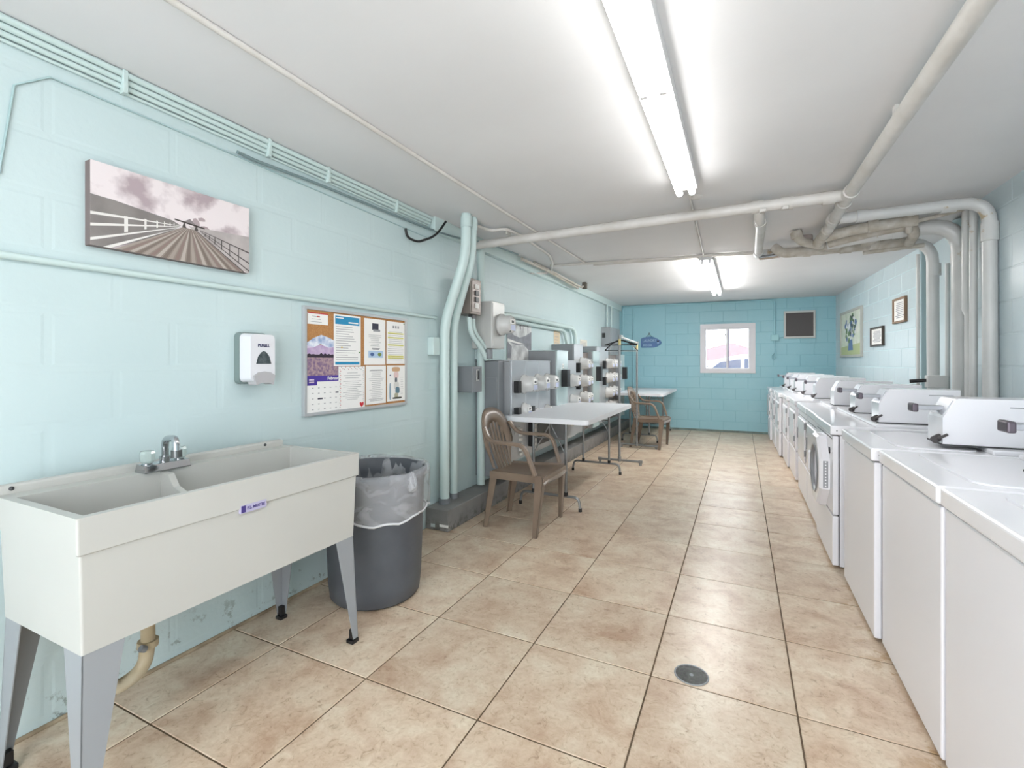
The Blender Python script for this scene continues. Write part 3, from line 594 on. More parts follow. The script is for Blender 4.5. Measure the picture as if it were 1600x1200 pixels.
handle(cC2, -1.82, 5.57, 1.03, 0.14, 0.04, 0.06)
cD = cabinet(5.62, 5.98, 0.36, 1.475, -1.85, M_panelA, 'tall grey meter cabinet, fourth along the left wall')
for z in (1.19, 0.98, 0.76): handle(cD, -1.85, 5.72, z, 0.12, 0.05)
for z in (1.24, 1.02, 0.80, 0.58): meter(cD, -1.85, 5.90, z, 0.068, 0.10)
cD2 = cabinet(5.99, 6.26, 0.36, 1.37, -1.87, M_brown, 'short brownish meter cabinet, fifth along the left wall')
for z in (1.24, 1.02, 0.80, 0.58): meter(cD2, -1.87, 6.13, z, 0.062, 0.09)
cE = cabinet(6.28, 6.60, 0.36, 1.40, -1.80, M_galv, 'mint grey disconnect cabinet with black handle, sixth along')
handle(cE, -1.80, 6.47, 1.10, 0.20, 0.09, 0.07)
cF = cabinet(6.64, 7.30, 0.36, 1.475, -1.85, M_panelA, 'tall light grey cabinet with three rows of meters, seventh along')
for z in (1.24, 1.02, 0.80, 0.58):
    meter(cF, -1.85, 7.18, z, 0.068, 0.10)
for z in (1.22, 0.98): handle(cF, -1.85, 6.98, z, 0.12, 0.05)
cF2 = cabinet(7.31, 7.86, 0.36, 1.36, -1.87, M_brown, 'short brownish cabinet with two columns of meters, eighth along')
for y in (7.46, 7.72):
    for z in (1.24, 1.02, 0.80, 0.58): meter(cF2, -1.87, y, z, 0.066, 0.10)
cG = cabinet(7.88, 8.22, 0.36, 1.38, -1.80, M_galv, 'mint grey disconnect cabinet farthest along the left wall')
handle(cG, -1.80, 8.08, 1.08, 0.20, 0.09, 0.07)
gb = thing('breaker_panel', 'large grey metal breaker box high beyond the meters', 'breaker panel', (-2.07, 8.4, 1.4))
MB().box(XL, -2.0, 8.0, 8.75, 1.22, 1.86, M_metal).build('body', gb, bev=0.005); MB().box(-2.0, -1.994, 8.03, 8.72, 1.25, 1.83, M_metal).build('door', gb, bev=0.003); MB().box(-2.13, -2.08, 7.985, 8.0, 1.68, 1.76, M_black).build('latch', gb)
pipe('conduit', [(-2.11, 8.25, 1.86), (-2.11, 8.25, 2.30)], 0.014, M_pipe, 'thin mint conduit above the far grey breaker box, nearer of two', 'conduit')
pipe('conduit', [(-2.11, 8.55, 1.86), (-2.11, 8.55, 2.30)], 0.014, M_pipe, 'thin mint conduit above the far grey breaker box, farther of two', 'conduit')
pipe('conduit', [(-2.10, 3.95, 1.70), (-2.10, 4.35, 1.735), (-2.10, 5.8, 1.735), (-2.09, 6.35, 1.73), (-2.09, 6.42, 1.48)], 0.030, M_pipe, 'thick mint conduit over the cabinets bending down, front one', 'conduit', fr=0.3)
pipe('conduit', [(-2.12, 4.3, 1.68), (-2.12, 5.6, 1.68), (-2.11, 6.0, 1.68), (-2.10, 6.08, 1.48)], 0.022, M_pipe, 'slimmer mint conduit over the cabinets bending down, behind one', 'conduit', fr=0.22)
# silver picture leaning on the cabinets
pc = thing('seascape_poster', 'unframed black and white seascape poster above the meter cabinets', 'poster', (-2.13, 4.64, 1.275))
MB().box(XL+0.004, XL+0.010, 4.35, 4.96, 1.275, 1.70, mat('poster_cloud', (230,231,230), 0.35, 0, (176,176,176), 9)).build('sheet', pc)
P = lambda y, z, k=0: (XL+0.0105+k*0.0005, y, z)
m = MB(); Md = mat('poster_dark', (140,140,146), 0.4, 0, (116,116,124), 14)
m.face([P(4.35,1.60), P(4.35,1.47), P(4.55,1.44), P(4.96,1.46), P(4.96,1.60), P(4.80,1.55), P(4.65,1.52), P(4.5,1.54)], Md)
m.face([P(4.35,1.47,1), P(4.35,1.50,1), P(4.6,1.47,1), P(4.8,1.455,1), P(4.6,1.455,1)], M_paper)
m.face([P(4.35,1.30), P(4.35,1.47), P(4.45,1.42), P(4.42,1.30)], Md)
m.face([P(4.72,1.46), P(4.96,1.46), P(4.96,1.32), P(4.86,1.40)], Md)
rr_ = random.Random(5)
for k in range(14):
    y = 4.42+k*0.034+rr_.uniform(-.01, .01); h = rr_.uniform(0.04, 0.13)
    m.face([P(y,1.70,1), P(y+0.018,1.70,1), P(y+0.012,1.70-h,1), P(y+0.004,1.70-h,1)], M_dgrey)
m.build('print', pc)
def note(y0, y1, z0, z1, m_, label):
    n_ = thing('paper_note', label, 'note', (XL+0.002, (y0+y1)/2, z0)); MB().box(XL+0.002, XL+0.004, y0, y1, z0, z1, m_).build('sheet', n_)
    mm = MB()
    for k in range(5):
        z = z1-0.03-k*(z1-z0-0.04)/5; mm.face([(XL+0.0045, y0+0.03, z), (XL+0.0045, y1-0.04-0.01*(k % 3), z), (XL+0.0045, y1-0.04-0.01*(k % 3), z-0.006), (XL+0.0045, y0+0.03, z-0.006)], M_ink)
    mm.build('print', n_)
note(5.70, 5.92, 1.42, 1.66, mat('tan_paper', (205,188,160), 0.8), 'tan paper note on the wall above the fourth meter cabinet')
note(6.80, 7.15, 1.46, 1.60, mat('cream_paper', (220,214,200), 0.8), 'cream paper note on the wall above the seventh cabinet')

# conduits near the left ceiling
pipe('conduit', [(-1.90, 3.25, 2.34), (-1.86, 3.47, 2.34), (-1.72, 3.46, 2.34), (-1.705, 3.70, 2.345), (-1.73, 4.10, 2.345), (-1.745, 4.50, 2.34), (-1.86, 4.90, 2.34), (-2.03, 5.30, 2.34), (-2.10, 5.20, 2.30), (-2.12, 4.90, 2.26)], 0.013, M_wpipe, 'pale conduit looping over the big crossing pipe at the left', 'conduit', fr=0.1)
pipe('pipe', [(-2.05, 4.5, 2.33), (-2.03, 5.2, 2.325), (-2.02, 6.3, 2.28)], 0.016, M_dirty, 'dingy old pipe along the left ceiling corner beyond the crossing pipe', 'pipe')
pipe('pipe', [(-2.04, 4.8, 2.35), (-2.01, 5.4, 2.33), (-1.98, 6.35, 2.29), (-1.96, 6.45, 2.36)], 0.012, M_dirty, 'dingy thin pipe ending at a dark stub in the ceiling', 'pipe', fr=0.04)
tag(MB().box(-1.99, -1.93, 6.38, 6.45, 2.28, ZC, mat('dark_stub', (86,80,72), 0.7)).build('pipe_stub', loc=(-1.96, 6.4, ZC), bev=0.01), 'short dark bracket hanging from the ceiling at the pipe end', 'bracket')

# canvas print of a pier
cv = thing('canvas_print', 'wide unframed canvas print of a wooden pier under pink clouds', 'picture', (XL, 1.195, 1.68))
y0, y1, z0, z1 = 0.888, 1.503, 1.677, 1.985; XF = -2.113
M_sky = mat('canvas_sky', (172,156,160), 0.7, 0, (228,218,219), 8, detail=5, lo=0.36, hi=0.52); M_edge = mat('canvas_edge', (120,108,106), 0.7)
MB().box(XL, XF, y0, y1, z0, z1, M_edge).build('stretcher', cv, bev=0.002)
CP = lambda u, v, k: (XF+0.0006+0.00025*k, y0+u*(y1-y0), z0+v*(z1-z0))
m = MB(); m.face([CP(0,0,0), CP(1,0,0), CP(1,1,0), CP(0,1,0)], M_sky)
M_sea = mat('canvas_sea', (122,116,114), 0.7, 0, (140,134,131), 8); M_seaR = mat('canvas_sea_pale', (190,182,180), 0.7, 0, (170,162,160), 10)
M_cl = mat('canvas_cloud', (176,160,162), 0.7, 0, (160,145,148), 12); M_rail = mat('canvas_rail', (226,222,218), 0.7); M_drk = mat('canvas_dark', (78,72,70), 0.7)
for (a, b, s, t_) in ((0.60,0.56,0.030,0.07), (0.66,0.50,0.045,0.05), (0.64,0.63,0.028,0.03), (0.74,0.49,0.05,0.02)):
    rr_ = random.Random(int(a*100)); m.face([CP(a+s*math.cos(q*PI/6)*rr_.uniform(.8,1.1), b+t_*math.sin(q*PI/6)*rr_.uniform(.7,1.15), 1) for q in range(12)], M_cl)
m.face([CP(0,0.12,2), CP(0.0,0.60,2), CP(0.12,0.59,2), CP(0.45,0.52,2), CP(0.5,0.48,2), CP(0.4,0.3,2), CP(0.1,0.0,2), CP(0,0.0,2)], M_sea)
m.face([CP(0.55,0.50,2), CP(1,0.56,2), CP(1,0,2), CP(0.8,0.1,2)], M_seaR)
m.face([CP(0.12,0.0,3), CP(0.95,0.0,3), CP(0.60,0.46,3), CP(0.52,0.47,3)], mat('canvas_planks', (142,130,122), 0.7))
np_ = 22
pl = [mat('canvas_plank_a', (160,149,140), 0.7), mat('canvas_plank_b', (122,110,102), 0.7), mat('canvas_plank_c', (178,168,160), 0.7), mat('canvas_plank_d', (136,118,112), 0.7)]
for k in range(np_):
    a0 = 0.12+0.83*k/np_; a1 = 0.12+0.83*(k+0.72)/np_; b0 = 0.52+0.08*k/np_; b1 = 0.52+0.08*(k+0.72)/np_
    m.face([CP(a0,0,4), CP(a1,0,4), CP(b1,0.46,4), CP(b0,0.46,4)], pl[(k*7) % 4])
for (va, ve) in ((0.36, 0.47), (0.22, 0.462), (0.05, 0.455)): m.face([CP(0,va,5), CP(0,va+0.035,5), CP(0.50,ve+0.004,5), CP(0.50,ve,5)], M_rail)
m.face([CP(0.06,0.0,5), CP(0.10,0.0,5), CP(0.50,0.452,5), CP(0.50,0.448,5)], M_rail)
for (u, w) in ((0.17,0.02), (0.28,0.013), (0.35,0.009), (0.395,0.006), (0.43,0.005), (0.455,0.004)):
    f = (0.5-u)/0.5; m.face([CP(u,0.45-0.40*f+0.04*(f < .7),6), CP(u+w,0.45-0.38*f+0.04*(f < .7),6), CP(u+w,0.47-0.11*f+0.03,6), CP(u,0.47-0.11*f+0.03,6)], M_rail)
for (va, vb_) in ((0.30,0.475), (0.14,0.465), (0.02,0.458)): m.face([CP(0.63,vb_,5), CP(0.63,vb_+0.006,5), CP(1,va+0.02,5), CP(1,va,5)], M_drk)
for u in (0.66, 0.69, 0.73, 0.78, 0.84, 0.91): f = (u-0.6)/0.4; m.face([CP(u,0.47-0.45*f,6), CP(u+0.006,0.47-0.45*f,6), CP(u+0.006,0.475-0.16*f,6), CP(u,0.475-0.16*f,6)], M_drk)
m.face([CP(0.95,0,5), CP(0.965,0,5), CP(0.605,0.46,5), CP(0.60,0.46,5)], M_drk)
m.face([CP(0.46,0.555,6), CP(0.66,0.525,6), CP(0.66,0.505,6), CP(0.46,0.535,6)], M_drk)
m.face([CP(0.52,0.545,6), CP(0.56,0.60,6), CP(0.60,0.53,6)], mat('canvas_roof', (140,132,134), 0.7))
for u in (0.52, 0.60): m.face([CP(u-0.012,0.46,6), CP(u+0.016,0.46,6), CP(u+0.004,0.53,6), CP(u,0.53,6)], M_drk)
m.build('printed_picture', cv)

# soap dispenser
sd = thing('soap_dispenser', 'white and grey wall soap dispenser beside the notice board', 'soap dispenser', (XL, 1.53, 1.145))
sy0, sy1, sz0, sz1 = 1.462, 1.592, 1.15, 1.395
M_dw = mat('dispenser_white', (222,222,226), 0.3); M_dg = mat('dispenser_grey', (120,136,134), 0.4); M_dl = mat('dispenser_light_grey', (176,174,176), 0.4)
def rr2(a, b, c, d, r, n=5):
    out = []
    for (cx_, cz_, s) in ((b-r, d-r, 0), (a+r, d-r, 1), (a+r, c+r, 2), (b-r, c+r, 3)):
        for k in range(n+1): an = PI/2*(s + k/n); out.append((cx_+r*math.cos(an), cz_+r*math.sin(an)))
    return out
MB().prism(rr2(sy0-0.008, sy1+0.008, sz0, sz1, 0.022), lambda p, t: (XL+0.035*t, p[0], p[1]), M_dg, True).build('back_plate', sd)
MB().prism(rr2(sy0-0.004, sy1+0.004, sz0+0.008, sz1-0.004, 0.024), lambda p, t: (XL+0.035+0.07*t, 1.527+(p[0]-1.527)*(1-0.08*t), 1.27+(p[1]-1.27)*(1-0.05*t)), M_dw, True).build('cover', sd, bev=0.012, seg=3)
win_pts = [(-0.040,0),(0.040,0),(0.030,0.035),(0.014,0.055),(0,0.062),(-0.014,0.055),(-0.030,0.035)]
MB().prism(win_pts, lambda p, t: (XL+0.1055+0.001*t, 1.53+p[0], 1.245+p[1]), mat('dispenser_window', (66,74,78), 0.15, 0, (92,100,102), 60)).build('level_window', sd)
MB().prism([(-0.055,0.0),(-0.045,-0.045),(-0.02,-0.035),(0.02,-0.035),(0.045,-0.045),(0.055,0.0),(0.03,0.015),(0,0.019),(-0.03,0.015)], lambda p, t: (XL+0.06+0.056*t, 1.53+p[0], 1.19+p[1]), M_dl).build('push_bar', sd, bev=0.004)
text('PURELL', 0.020, mat('logo_navy', (40,40,90), 0.5), onleft(XL+0.1062, 1.53, 1.332), 'lettering', sd, bold=0.0006, sx=0.95)

# bulletin board
by0, by1, bz0, bz1 = 1.835, 2.717, 0.957, 1.562; BX = XL+0.02
bb = thing('notice_board', 'cork notice board in aluminium frame covered with papers', 'notice board', (XL, 2.28, 0.957))
MB().box(XL, BX-0.006, by0+0.01, by1-0.01, bz0+0.01, bz1-0.01, M_cork).build('cork_panel', bb)
m = MB()
for (a, b, c, d) in ((by0, by1, bz1-0.018, bz1), (by0, by1, bz0, bz0+0.018), (by0, by0+0.018, bz0+0.018, bz1-0.018), (by1-0.018, by1, bz0+0.018, bz1-0.018)): m.box(XL, BX+0.003, a, b, c, d, M_alu)
m.build('frame', bb, bev=0.002)
def sheet(name, a, b, c, d, label, lay, base=None, cat='paper'):
    t = thing(name, label, cat, (BX-0.006, (a+b)/2, c)); X = BX-0.006+lay*0.0015
    MB().box(X, X+0.0008, a, b, c, d, base or M_paper).build('sheet', t); return t, X+0.0012
def Q(m, X, a, b, c, d, mm, k=0): m.face([(X+k*0.0003, a, c), (X+k*0.0003, b, c), (X+k*0.0003, b, d), (X+k*0.0003, a, d)], mm)
def lines(m, X, a, b, top, bot, n, mm, rnd, th=0.0022, center=True, lo=0.5):
    for k in range(n):
        z = top-(top-bot)*k/max(1, n-1); L_ = (b-a)*rnd.uniform(lo, 1.0); a0 = (a+b)/2-L_/2 if center else a
        Q(m, X, a0, a0+L_, z-th, z, mm, 1)
R_ = random.Random(11)
t, X = sheet('paper_notice', 1.862, 2.005, 1.465, 1.530, 'small white card with red edge, top left of the notice board', 1)
m = MB(); Q(m, X, 1.862, 2.005, 1.524, 1.530, mat('red_ink', (196,60,60), 0.7), 1); lines(m, X, 1.88, 1.96, 1.51, 1.48, 3, M_ink, R_); Q(m, X, 1.925, 1.945, 1.505, 1.512, MATS['red_ink'], 2); m.build('print', t)
# calendar picture
t, X = sheet('wall_calendar', 1.858, 2.135, 0.965, 1.348, 'wall calendar with lavender field and mountain, left of board', 1, None, 'calendar')
M_lav = mat('calendar_sky', (206,190,214), 0.6, 0, (226,220,232), 14); m = MB()
Q(m, X, 1.858, 2.135, 1.19, 1.348, M_lav, 0)
m.face([(X+.0004, 1.858, 1.29), (X+.0004, 2.135, 1.29), (X+.0004, 2.135, 1.335), (X+.0004, 2.07, 1.345), (X+.0004, 2.01, 1.335), (X+.0004, 1.95, 1.352), (X+.0004, 1.90, 1.335), (X+.0004, 1.858, 1.33)], mat('calendar_mountain', (176,150,190), 0.6, 0, (200,180,206), 30))
m.face([(X+.0006, y_, z_) for y_, z_ in ((1.858,1.345),(1.858,1.362),(1.90,1.388),(1.955,1.408),(2.01,1.395),(2.07,1.372),(2.135,1.36),(2.135,1.335),(2.07,1.348),(2.01,1.338),(1.95,1.355),(1.90,1.337))], mat('calendar_snow', (228,232,240), 0.6, 0, (150,170,205), 30))
pts = [(1.858+k*0.0277/2, 1.285+0.012+(0.010 if k % 2 else 0)*((k*37) % 5)/4) for k in range(21)]
m.face([(X+.0008, 1.858, 1.278)]+[(X+.0008, a, b) for a, b in pts][::1]+[(X+.0008, 2.135, 1.278)], mat('calendar_trees', (46,36,50), 0.7))
Q(m, X, 1.858, 2.135, 1.175, 1.280, mat('calendar_lavender', (120,96,130), 0.7, 0, (176,150,150), 70), 3)
Q(m, X, 1.858, 2.135, 1.145, 1.178, mat('calendar_purple', (72,52,150), 0.6), 4); Q(m, X, 1.858, 1.925, 1.125, 1.150, MATS['calendar_purple'], 4)
Q(m, X, 1.87, 1.905, 1.152, 1.160, M_lav, 5); Q(m, X, 1.87, 1.905, 1.138, 1.146, M_lav, 5)
for r in range(5):
    for c in range(6):
        z = 1.112-r*0.030; y = 1.89+c*0.042
        if (r, c) == (4, 5): continue
        Q(m, X, y, y+0.012, z-0.004, z, M_ink, 1)
Q(m, X, 1.93, 1.965, 1.045, 1.053, M_inkd, 2); Q(m, X, 2.06, 2.09, 1.075, 1.083, M_inkd, 2)
m.build('print', t)
text('February', 0.026, M_paper, onleft(X+0.002, 2.045, 1.161), 'lettering', t, bold=0.0005, ext=0.0002)
t, X = sheet('paper_notice', 2.045, 2.262, 1.232, 1.536, 'notice with bright blue header and footer bars', 3)
m = MB(); Q(m, X, 2.055, 2.25, 1.478, 1.526, M_blue, 1); Q(m, X, 2.055, 2.25, 1.24, 1.256, M_blue, 1); Q(m, X, 2.16, 2.24, 1.488, 1.496, M_paper, 2); Q(m, X, 2.06, 2.12, 1.512, 1.518, M_paper, 2)
lines(m, X, 2.06, 2.24, 1.465, 1.27, 15, M_ink, R_, center=False, th=0.003); Q(m, X, 2.10, 2.112, 1.338, 1.346, mat('yellow_pin', (226,190,60), 0.6), 3); Q(m, X, 2.245, 2.257, 1.310, 1.318, mat('green_ink', (70,120,60), 0.6), 3); m.build('print', t)
t, X = sheet('paper_notice', 2.295, 2.492, 1.238, 1.533, 'white notice with dark logo above and blue pictures below', 2)
m = MB(); Q(m, X, 2.365, 2.425, 1.462, 1.505, M_inkd, 1); Q(m, X, 2.375, 2.44, 1.452, 1.466, M_grey, 2); lines(m, X, 2.32, 2.465, 1.43, 1.36, 7, M_ink, R_); Q(m, X, 2.33, 2.47, 1.283, 1.328, mat('pale_blue_print', (176,200,224), 0.7), 1)
for yy, cc in ((2.365, (74,100,150)), (2.435, (120,140,70))): m.face([(X+.0008, yy+0.018*math.cos(a), 1.305+0.012*math.sin(a)) for a in [k*PI/5 for k in range(10)]], mat('oval_%d' % cc[0], cc, 0.7))
lines(m, X, 2.34, 2.46, 1.345, 1.338, 2, M_inkd, R_, th=0.003); m.build('print', t)
t, X = sheet('paper_notice', 2.503, 2.695, 1.243, 1.530, 'white notice with yellow highlighted lines, top right of the board', 2)
M_hl = mat('highlighter', (232,228,130), 0.7); m = MB()
for z in (1.455, 1.425, 1.375, 1.30, 1.288): Q(m, X, 2.515, 2.68, z-0.009, z, M_hl, 1)
lines(m, X, 2.515, 2.68, 1.462, 1.27, 16, M_ink, R_, th=0.002, lo=0.75); Q(m, X, 2.565, 2.58, 1.485, 1.503, M_ink, 1); Q(m, X, 2.59, 2.605, 1.485, 1.503, M_ink, 1); Q(m, X, 2.615, 2.63, 1.485, 1.503, M_ink, 1); Q(m, X, 2.68, 2.69, 1.518, 1.526, MATS['green_ink'], 3); m.build('print', t)
t, X = sheet('paper_notice', 2.080, 2.297, 0.965, 1.228, 'white notice with dotted border and a red heart', 4)
m = MB(); lines(m, X, 2.11, 2.27, 1.19, 1.16, 3, M_ink, R_); lines(m, X, 2.11, 2.27, 1.14, 1.03, 11, M_ink, R_)
bc = [mat('confetti_red', (190,90,90), 0.7), mat('confetti_grey', (120,120,120), 0.7)]
for k in range(18):
    Q(m, X, 2.088+k*0.0115, 2.092+k*0.0115, 1.208+0.006*((k*5) % 3), 1.214+0.006*((k*5) % 3), bc[k % 2], 1)
    Q(m, X, 2.088+0.004*(k % 2), 2.093+0.004*(k % 2), 0.985+k*0.0125, 0.991+k*0.0125, bc[(k+1) % 2], 1); Q(m, X, 2.283-0.004*(k % 2), 2.287-0.004*(k % 2), 0.985+k*0.0125, 0.990+k*0.0125, bc[k % 2], 1)
hp = [(0,-0.02),(0.02,0.0),(0.022,0.012),(0.012,0.018),(0,0.010),(-0.012,0.018),(-0.022,0.012),(-0.02,0.0)]
m.face([(X+.0008, 2.268+a*0.8, 0.992+b*0.9) for a, b in hp], mat('heart_red', (200,40,50), 0.6)); m.build('print', t)
t, X = sheet('paper_notice', 2.308, 2.495, 0.985, 1.232, 'plain white typed notice in the lower middle of the board', 3)
m = MB(); lines(m, X, 2.33, 2.475, 1.205, 1.20, 2, M_inkd, R_, th=0.002, lo=.3); lines(m, X, 2.33, 2.475, 1.185, 1.03, 14, M_ink, R_, th=0.0018); lines(m, X, 2.33, 2.475, 1.018, 1.008, 2, M_inkd, R_, lo=.8); m.build('print', t)
t, X = sheet('paper_notice', 2.508, 2.695, 0.990, 1.232, 'illustrated notice with a tall figure drawing, lower right of board', 3)
m = MB(); 
for k, (a, b, c, d, cc) in enumerate(((2.555,2.64,1.19,1.222,(206,168,130)), (2.575,2.625,1.145,1.19,(226,200,196)), (2.585,2.61,1.11,1.15,(90,96,104)), (2.575,2.63,1.07,1.12,(214,214,210)), (2.59,2.635,1.04,1.085,(100,130,146)), (2.58,2.62,1.012,1.045,(176,172,150)), (2.56,2.66,1.004,1.016,(60,60,52)), (2.528,2.545,1.0,1.115,(150,170,186)), (2.53,2.545,1.162,1.17,(60,80,110)))): 
    cy_, cz_ = (a+b)/2, (c+d)/2; m.face([(X+0.0003*(1+k*0.4), cy_+(b-a)/2*math.copysign(abs(math.cos(q))**.6, math.cos(q)), cz_+(d-c)/2*math.copysign(abs(math.sin(q))**.6, math.sin(q))) for q in [j*PI/6+0.1 for j in range(12)]], mat('drawing_%d' % k, cc, 0.7))
lines(m, X, 2.64, 2.68, 1.15, 1.04, 8, M_ink, R_, th=0.0015); m.build('print', t)

# ---------------- utility sink ----------------
sk = thing('utility_sink', 'large white double laundry sink on grey metal legs', 'sink', (-1.82, 1.12, 0))
SX0, SX1, SY0, SY1, ZR, ZB = -2.04, -1.555, 0.628, 1.632, 0.845, 0.475
T_ = 0.018
m = MB()
def ringrect(z, i, ex=0.0): return [(SX0+i-ex*0.3, SY0+i-ex, z), (SX1-i+ex, SY0+i-ex, z), (SX1-i+ex, SY1-i+ex, z), (SX0+i-ex*0.3, SY1-i+ex, z)]
def bridge(a, b): m.raw(a+b, [(k, (k+1) % 4, 4+(k+1) % 4, 4+k) for k in range(4)], M_sink)
r0 = ringrect(ZB, 0.012); r1 = ringrect(0.742, 0.004); r2 = ringrect(0.747, 0.0, 0.004); r3 = ringrect(ZR, 0.0, 0.006)
m.face(r0[::-1], M_sink); bridge(r0, r1); bridge(r1, r2); bridge(r2, r3)
# top deck: rim with two basins, wide ledge at the wall
bx0, bx1 = SX0+0.075, SX1-T_; YD = 1.05
def basin(ya, yb_):
    zf = ZB+0.03
    a = [(bx0, ya, ZR), (bx1, ya, ZR), (bx1, yb_, ZR), (bx0, yb_, ZR)]; b = [(bx0+0.02, ya+0.015, zf), (bx1-0.02, ya+0.015, zf), (bx1-0.02, yb_-0.015, zf), (bx0+0.02, yb_-0.015, zf)]
    m.raw(a+b, [(4+k, 4+(k+1) % 4, (k+1) % 4, k) for k in range(4)], M_sink); m.face(b, M_sink)
    m.lathe([(0.0,zf+0.001),(0.035,zf+0.001),(0.04,zf)], M_chrome, n=14, o=((bx0+bx1)/2, (ya+yb_)/2, 0))
ya0, ya1, yb0, yb1 = SY0+T_, YD-0.012, YD+0.012, SY1-T_
# divider sits lower than the rim toward the front
zf = ZB+0.03; ZD = ZR-0.055
for (ya, yb_, side) in ((ya0, ya1, 1), (yb0, yb1, -1)): pass
A = [(bx0, ya0), (bx1, ya0), (bx1, yb1), (bx0, yb1)]
bot = [(bx0+0.02, ya0+0.015, zf), (bx1-0.02, ya0+0.015, zf), (bx1-0.02, yb1-0.015, zf), (bx0+0.02, yb1-0.015, zf)]
m.raw([(x, y, ZR) for x, y in A]+bot, [(4+k, 4+(k+1) % 4, (k+1) % 4, k) for k in range(4)], M_sink); m.face(bot, M_sink)
R3 = r3; A3 = [(x, y, ZR) for x, y in A]
m.raw(R3+A3, [(k, (k+1) % 4, 4+(k+1) % 4, 4+k) for k in range(4)], M_sink)
m.build('basin', sk, bev=0.006, seg=3, ang=50)
dv = [(bx0+0.004, zf), (bx0, ZR-0.004), (bx0+0.05, ZR-0.008), (bx0+0.085, ZD+0.004), (bx0+0.13, ZD-0.012), (bx1-0.03, ZD-0.018), (bx1-0.002, ZD-0.022), (bx1-0.018, zf)]
MB().prism(dv, lambda p, t: (p[0], YD-0.011+0.022*t, p[1]), M_sink).build('divider', sk, bev=0.004)
MB().box(SX0-0.03, SX0+0.004, SY0-0.02, SY1+0.0, ZR-0.02, ZR+0.028, M_sink).build('back_rim', sk, bev=0.008, seg=3)
for (yy) in (SY0+0.03, 1.53): MB().lathe([(0,0.006),(0.006,0.004),(0.007,0)], M_dgrey, n=8, o=(SX0+0.004, yy, ZR+0.016), axis='x').build('mounting_screw', sk)
for (yy) in ((SY0+SY1)/2-0.25, (SY0+SY1)/2+0.25): MB().lathe([(0,zf+0.002),(0.04,zf+0.002),(0.045,zf)], M_chrome, n=16, o=((bx0+bx1)/2, yy, 0)).build('drain_strainer', sk)
def sleg(x, y, sx, sy):
    # folded sheet metal leg, L-shaped, tapering to the floor; the corner is at (x, y)
    w1, w0 = 0.098, 0.028; th = 0.003; zt = ZB-0.001; g = MB()
    fxd, fyd = -sx, -sy
    cx0, cy0 = x, y; cx1, cy1 = x+sx*0.018, y+sy*0.012
    def pan(dx, dy):
        a = (cx0, cy0); b = (cx0+dx*w1, cy0+dy*w1); c = (cx1, cy1); d = (cx1+dx*w0, cy1+dy*w0)
        ox_, oy_ = (fxd*th if dx == 0 else 0), (fyd*th if dy == 0 else 0)
        g.hexa([(c[0], c[1], 0.02), (d[0], d[1], 0.02), (d[0]+ox_, d[1]+oy_, 0.02), (c[0]+ox_, c[1]+oy_, 0.02)], [(a[0], a[1], zt), (b[0], b[1], zt), (b[0]+ox_, b[1]+oy_, zt), (a[0]+ox_, a[1]+oy_, zt)], M_leg)
    pan(fxd, 0); pan(0, fyd)
    l = g.build('leg', sk)
    a, b = sorted((cx1+sx*0.003, cx1+fxd*0.036)); c, d = sorted((cy1+sy*0.003, cy1+fyd*0.036))
    MB().box(a, b, c, d, 0, 0.016, M_black).box(a+0.008, b-0.008, c+0.008, d-0.008, 0.016, 0.06, M_black).build('foot', l, bev=0.003)
for (x, sx) in ((SX1-0.014, 1), (SX0+0.014, -1)):
    for (y, sy) in ((SY0+0.014, -1), (SY1-0.014, 1)): sleg(x, y, sx, sy)
# sticker
M_stk = mat('sticker_lilac', (176,172,200), 0.5); M_sti = mat('sticker_indigo', (64,52,120), 0.5)
MB().box(-1.560, -1.5492, 1.072, 1.170, 0.730, 0.757, M_stk).build('sticker', sk); MB().box(-1.5492, -1.5488, 1.074, 1.090, 0.732, 0.755, M_sti).build('sticker_emblem', sk)
text('E.L. MUSTEE', 0.0145, M_sti, onleft(-1.5489, 1.130, 0.7435), 'lettering', sk, ext=0.0003, bold=0.0003, sx=0.9)
# faucet
fc = thing('faucet', 'chrome two-handle faucet with clear knobs on the sink back', 'faucet', (-1.99, 1.085, ZR))
FX = -1.985
MB().prism([(-0.035,0),(0.035,0),(0.024,0.028),(-0.020,0.032)], lambda p, t: (FX+p[0], 0.982+0.16*t, ZR+p[1]), M_chrome).build('base', fc, bev=0.004)
MB().tube(fillet([(FX, 1.067, ZR+0.025), (FX, 1.067, ZR+0.115), (FX+0.09, 1.055, ZR+0.125), (FX+0.10, 1.052, ZR+0.075)], 0.03), 0.0125, M_chrome, n=12).build('spout', fc)
MB().tube([(FX+0.10, 1.052, ZR+0.082), (FX+0.101, 1.052, ZR+0.055)], 0.018, mat('aerator_metal', (110,112,112), 0.3, 0.8), n=12).build('aerator', fc)
MB().tube([(FX, 1.067, ZR+0.02), (FX, 1.067, ZR+0.05)], 0.019, M_chrome, n=12).build('spout_collar', fc)
for y in (1.007, 1.118):
    MB().tube([(FX, y, ZR+0.025), (FX, y, ZR+0.035)], 0.016, M_chrome, n=10).build('knob_collar', fc)
    MB().lathe([(0.018,0),(0.024,0.008),(0.025,0.035),(0.022,0.044),(0,0.046)], M_crystal, n=8, o=(FX, y, ZR+0.034), smooth=False).build('knob', fc)
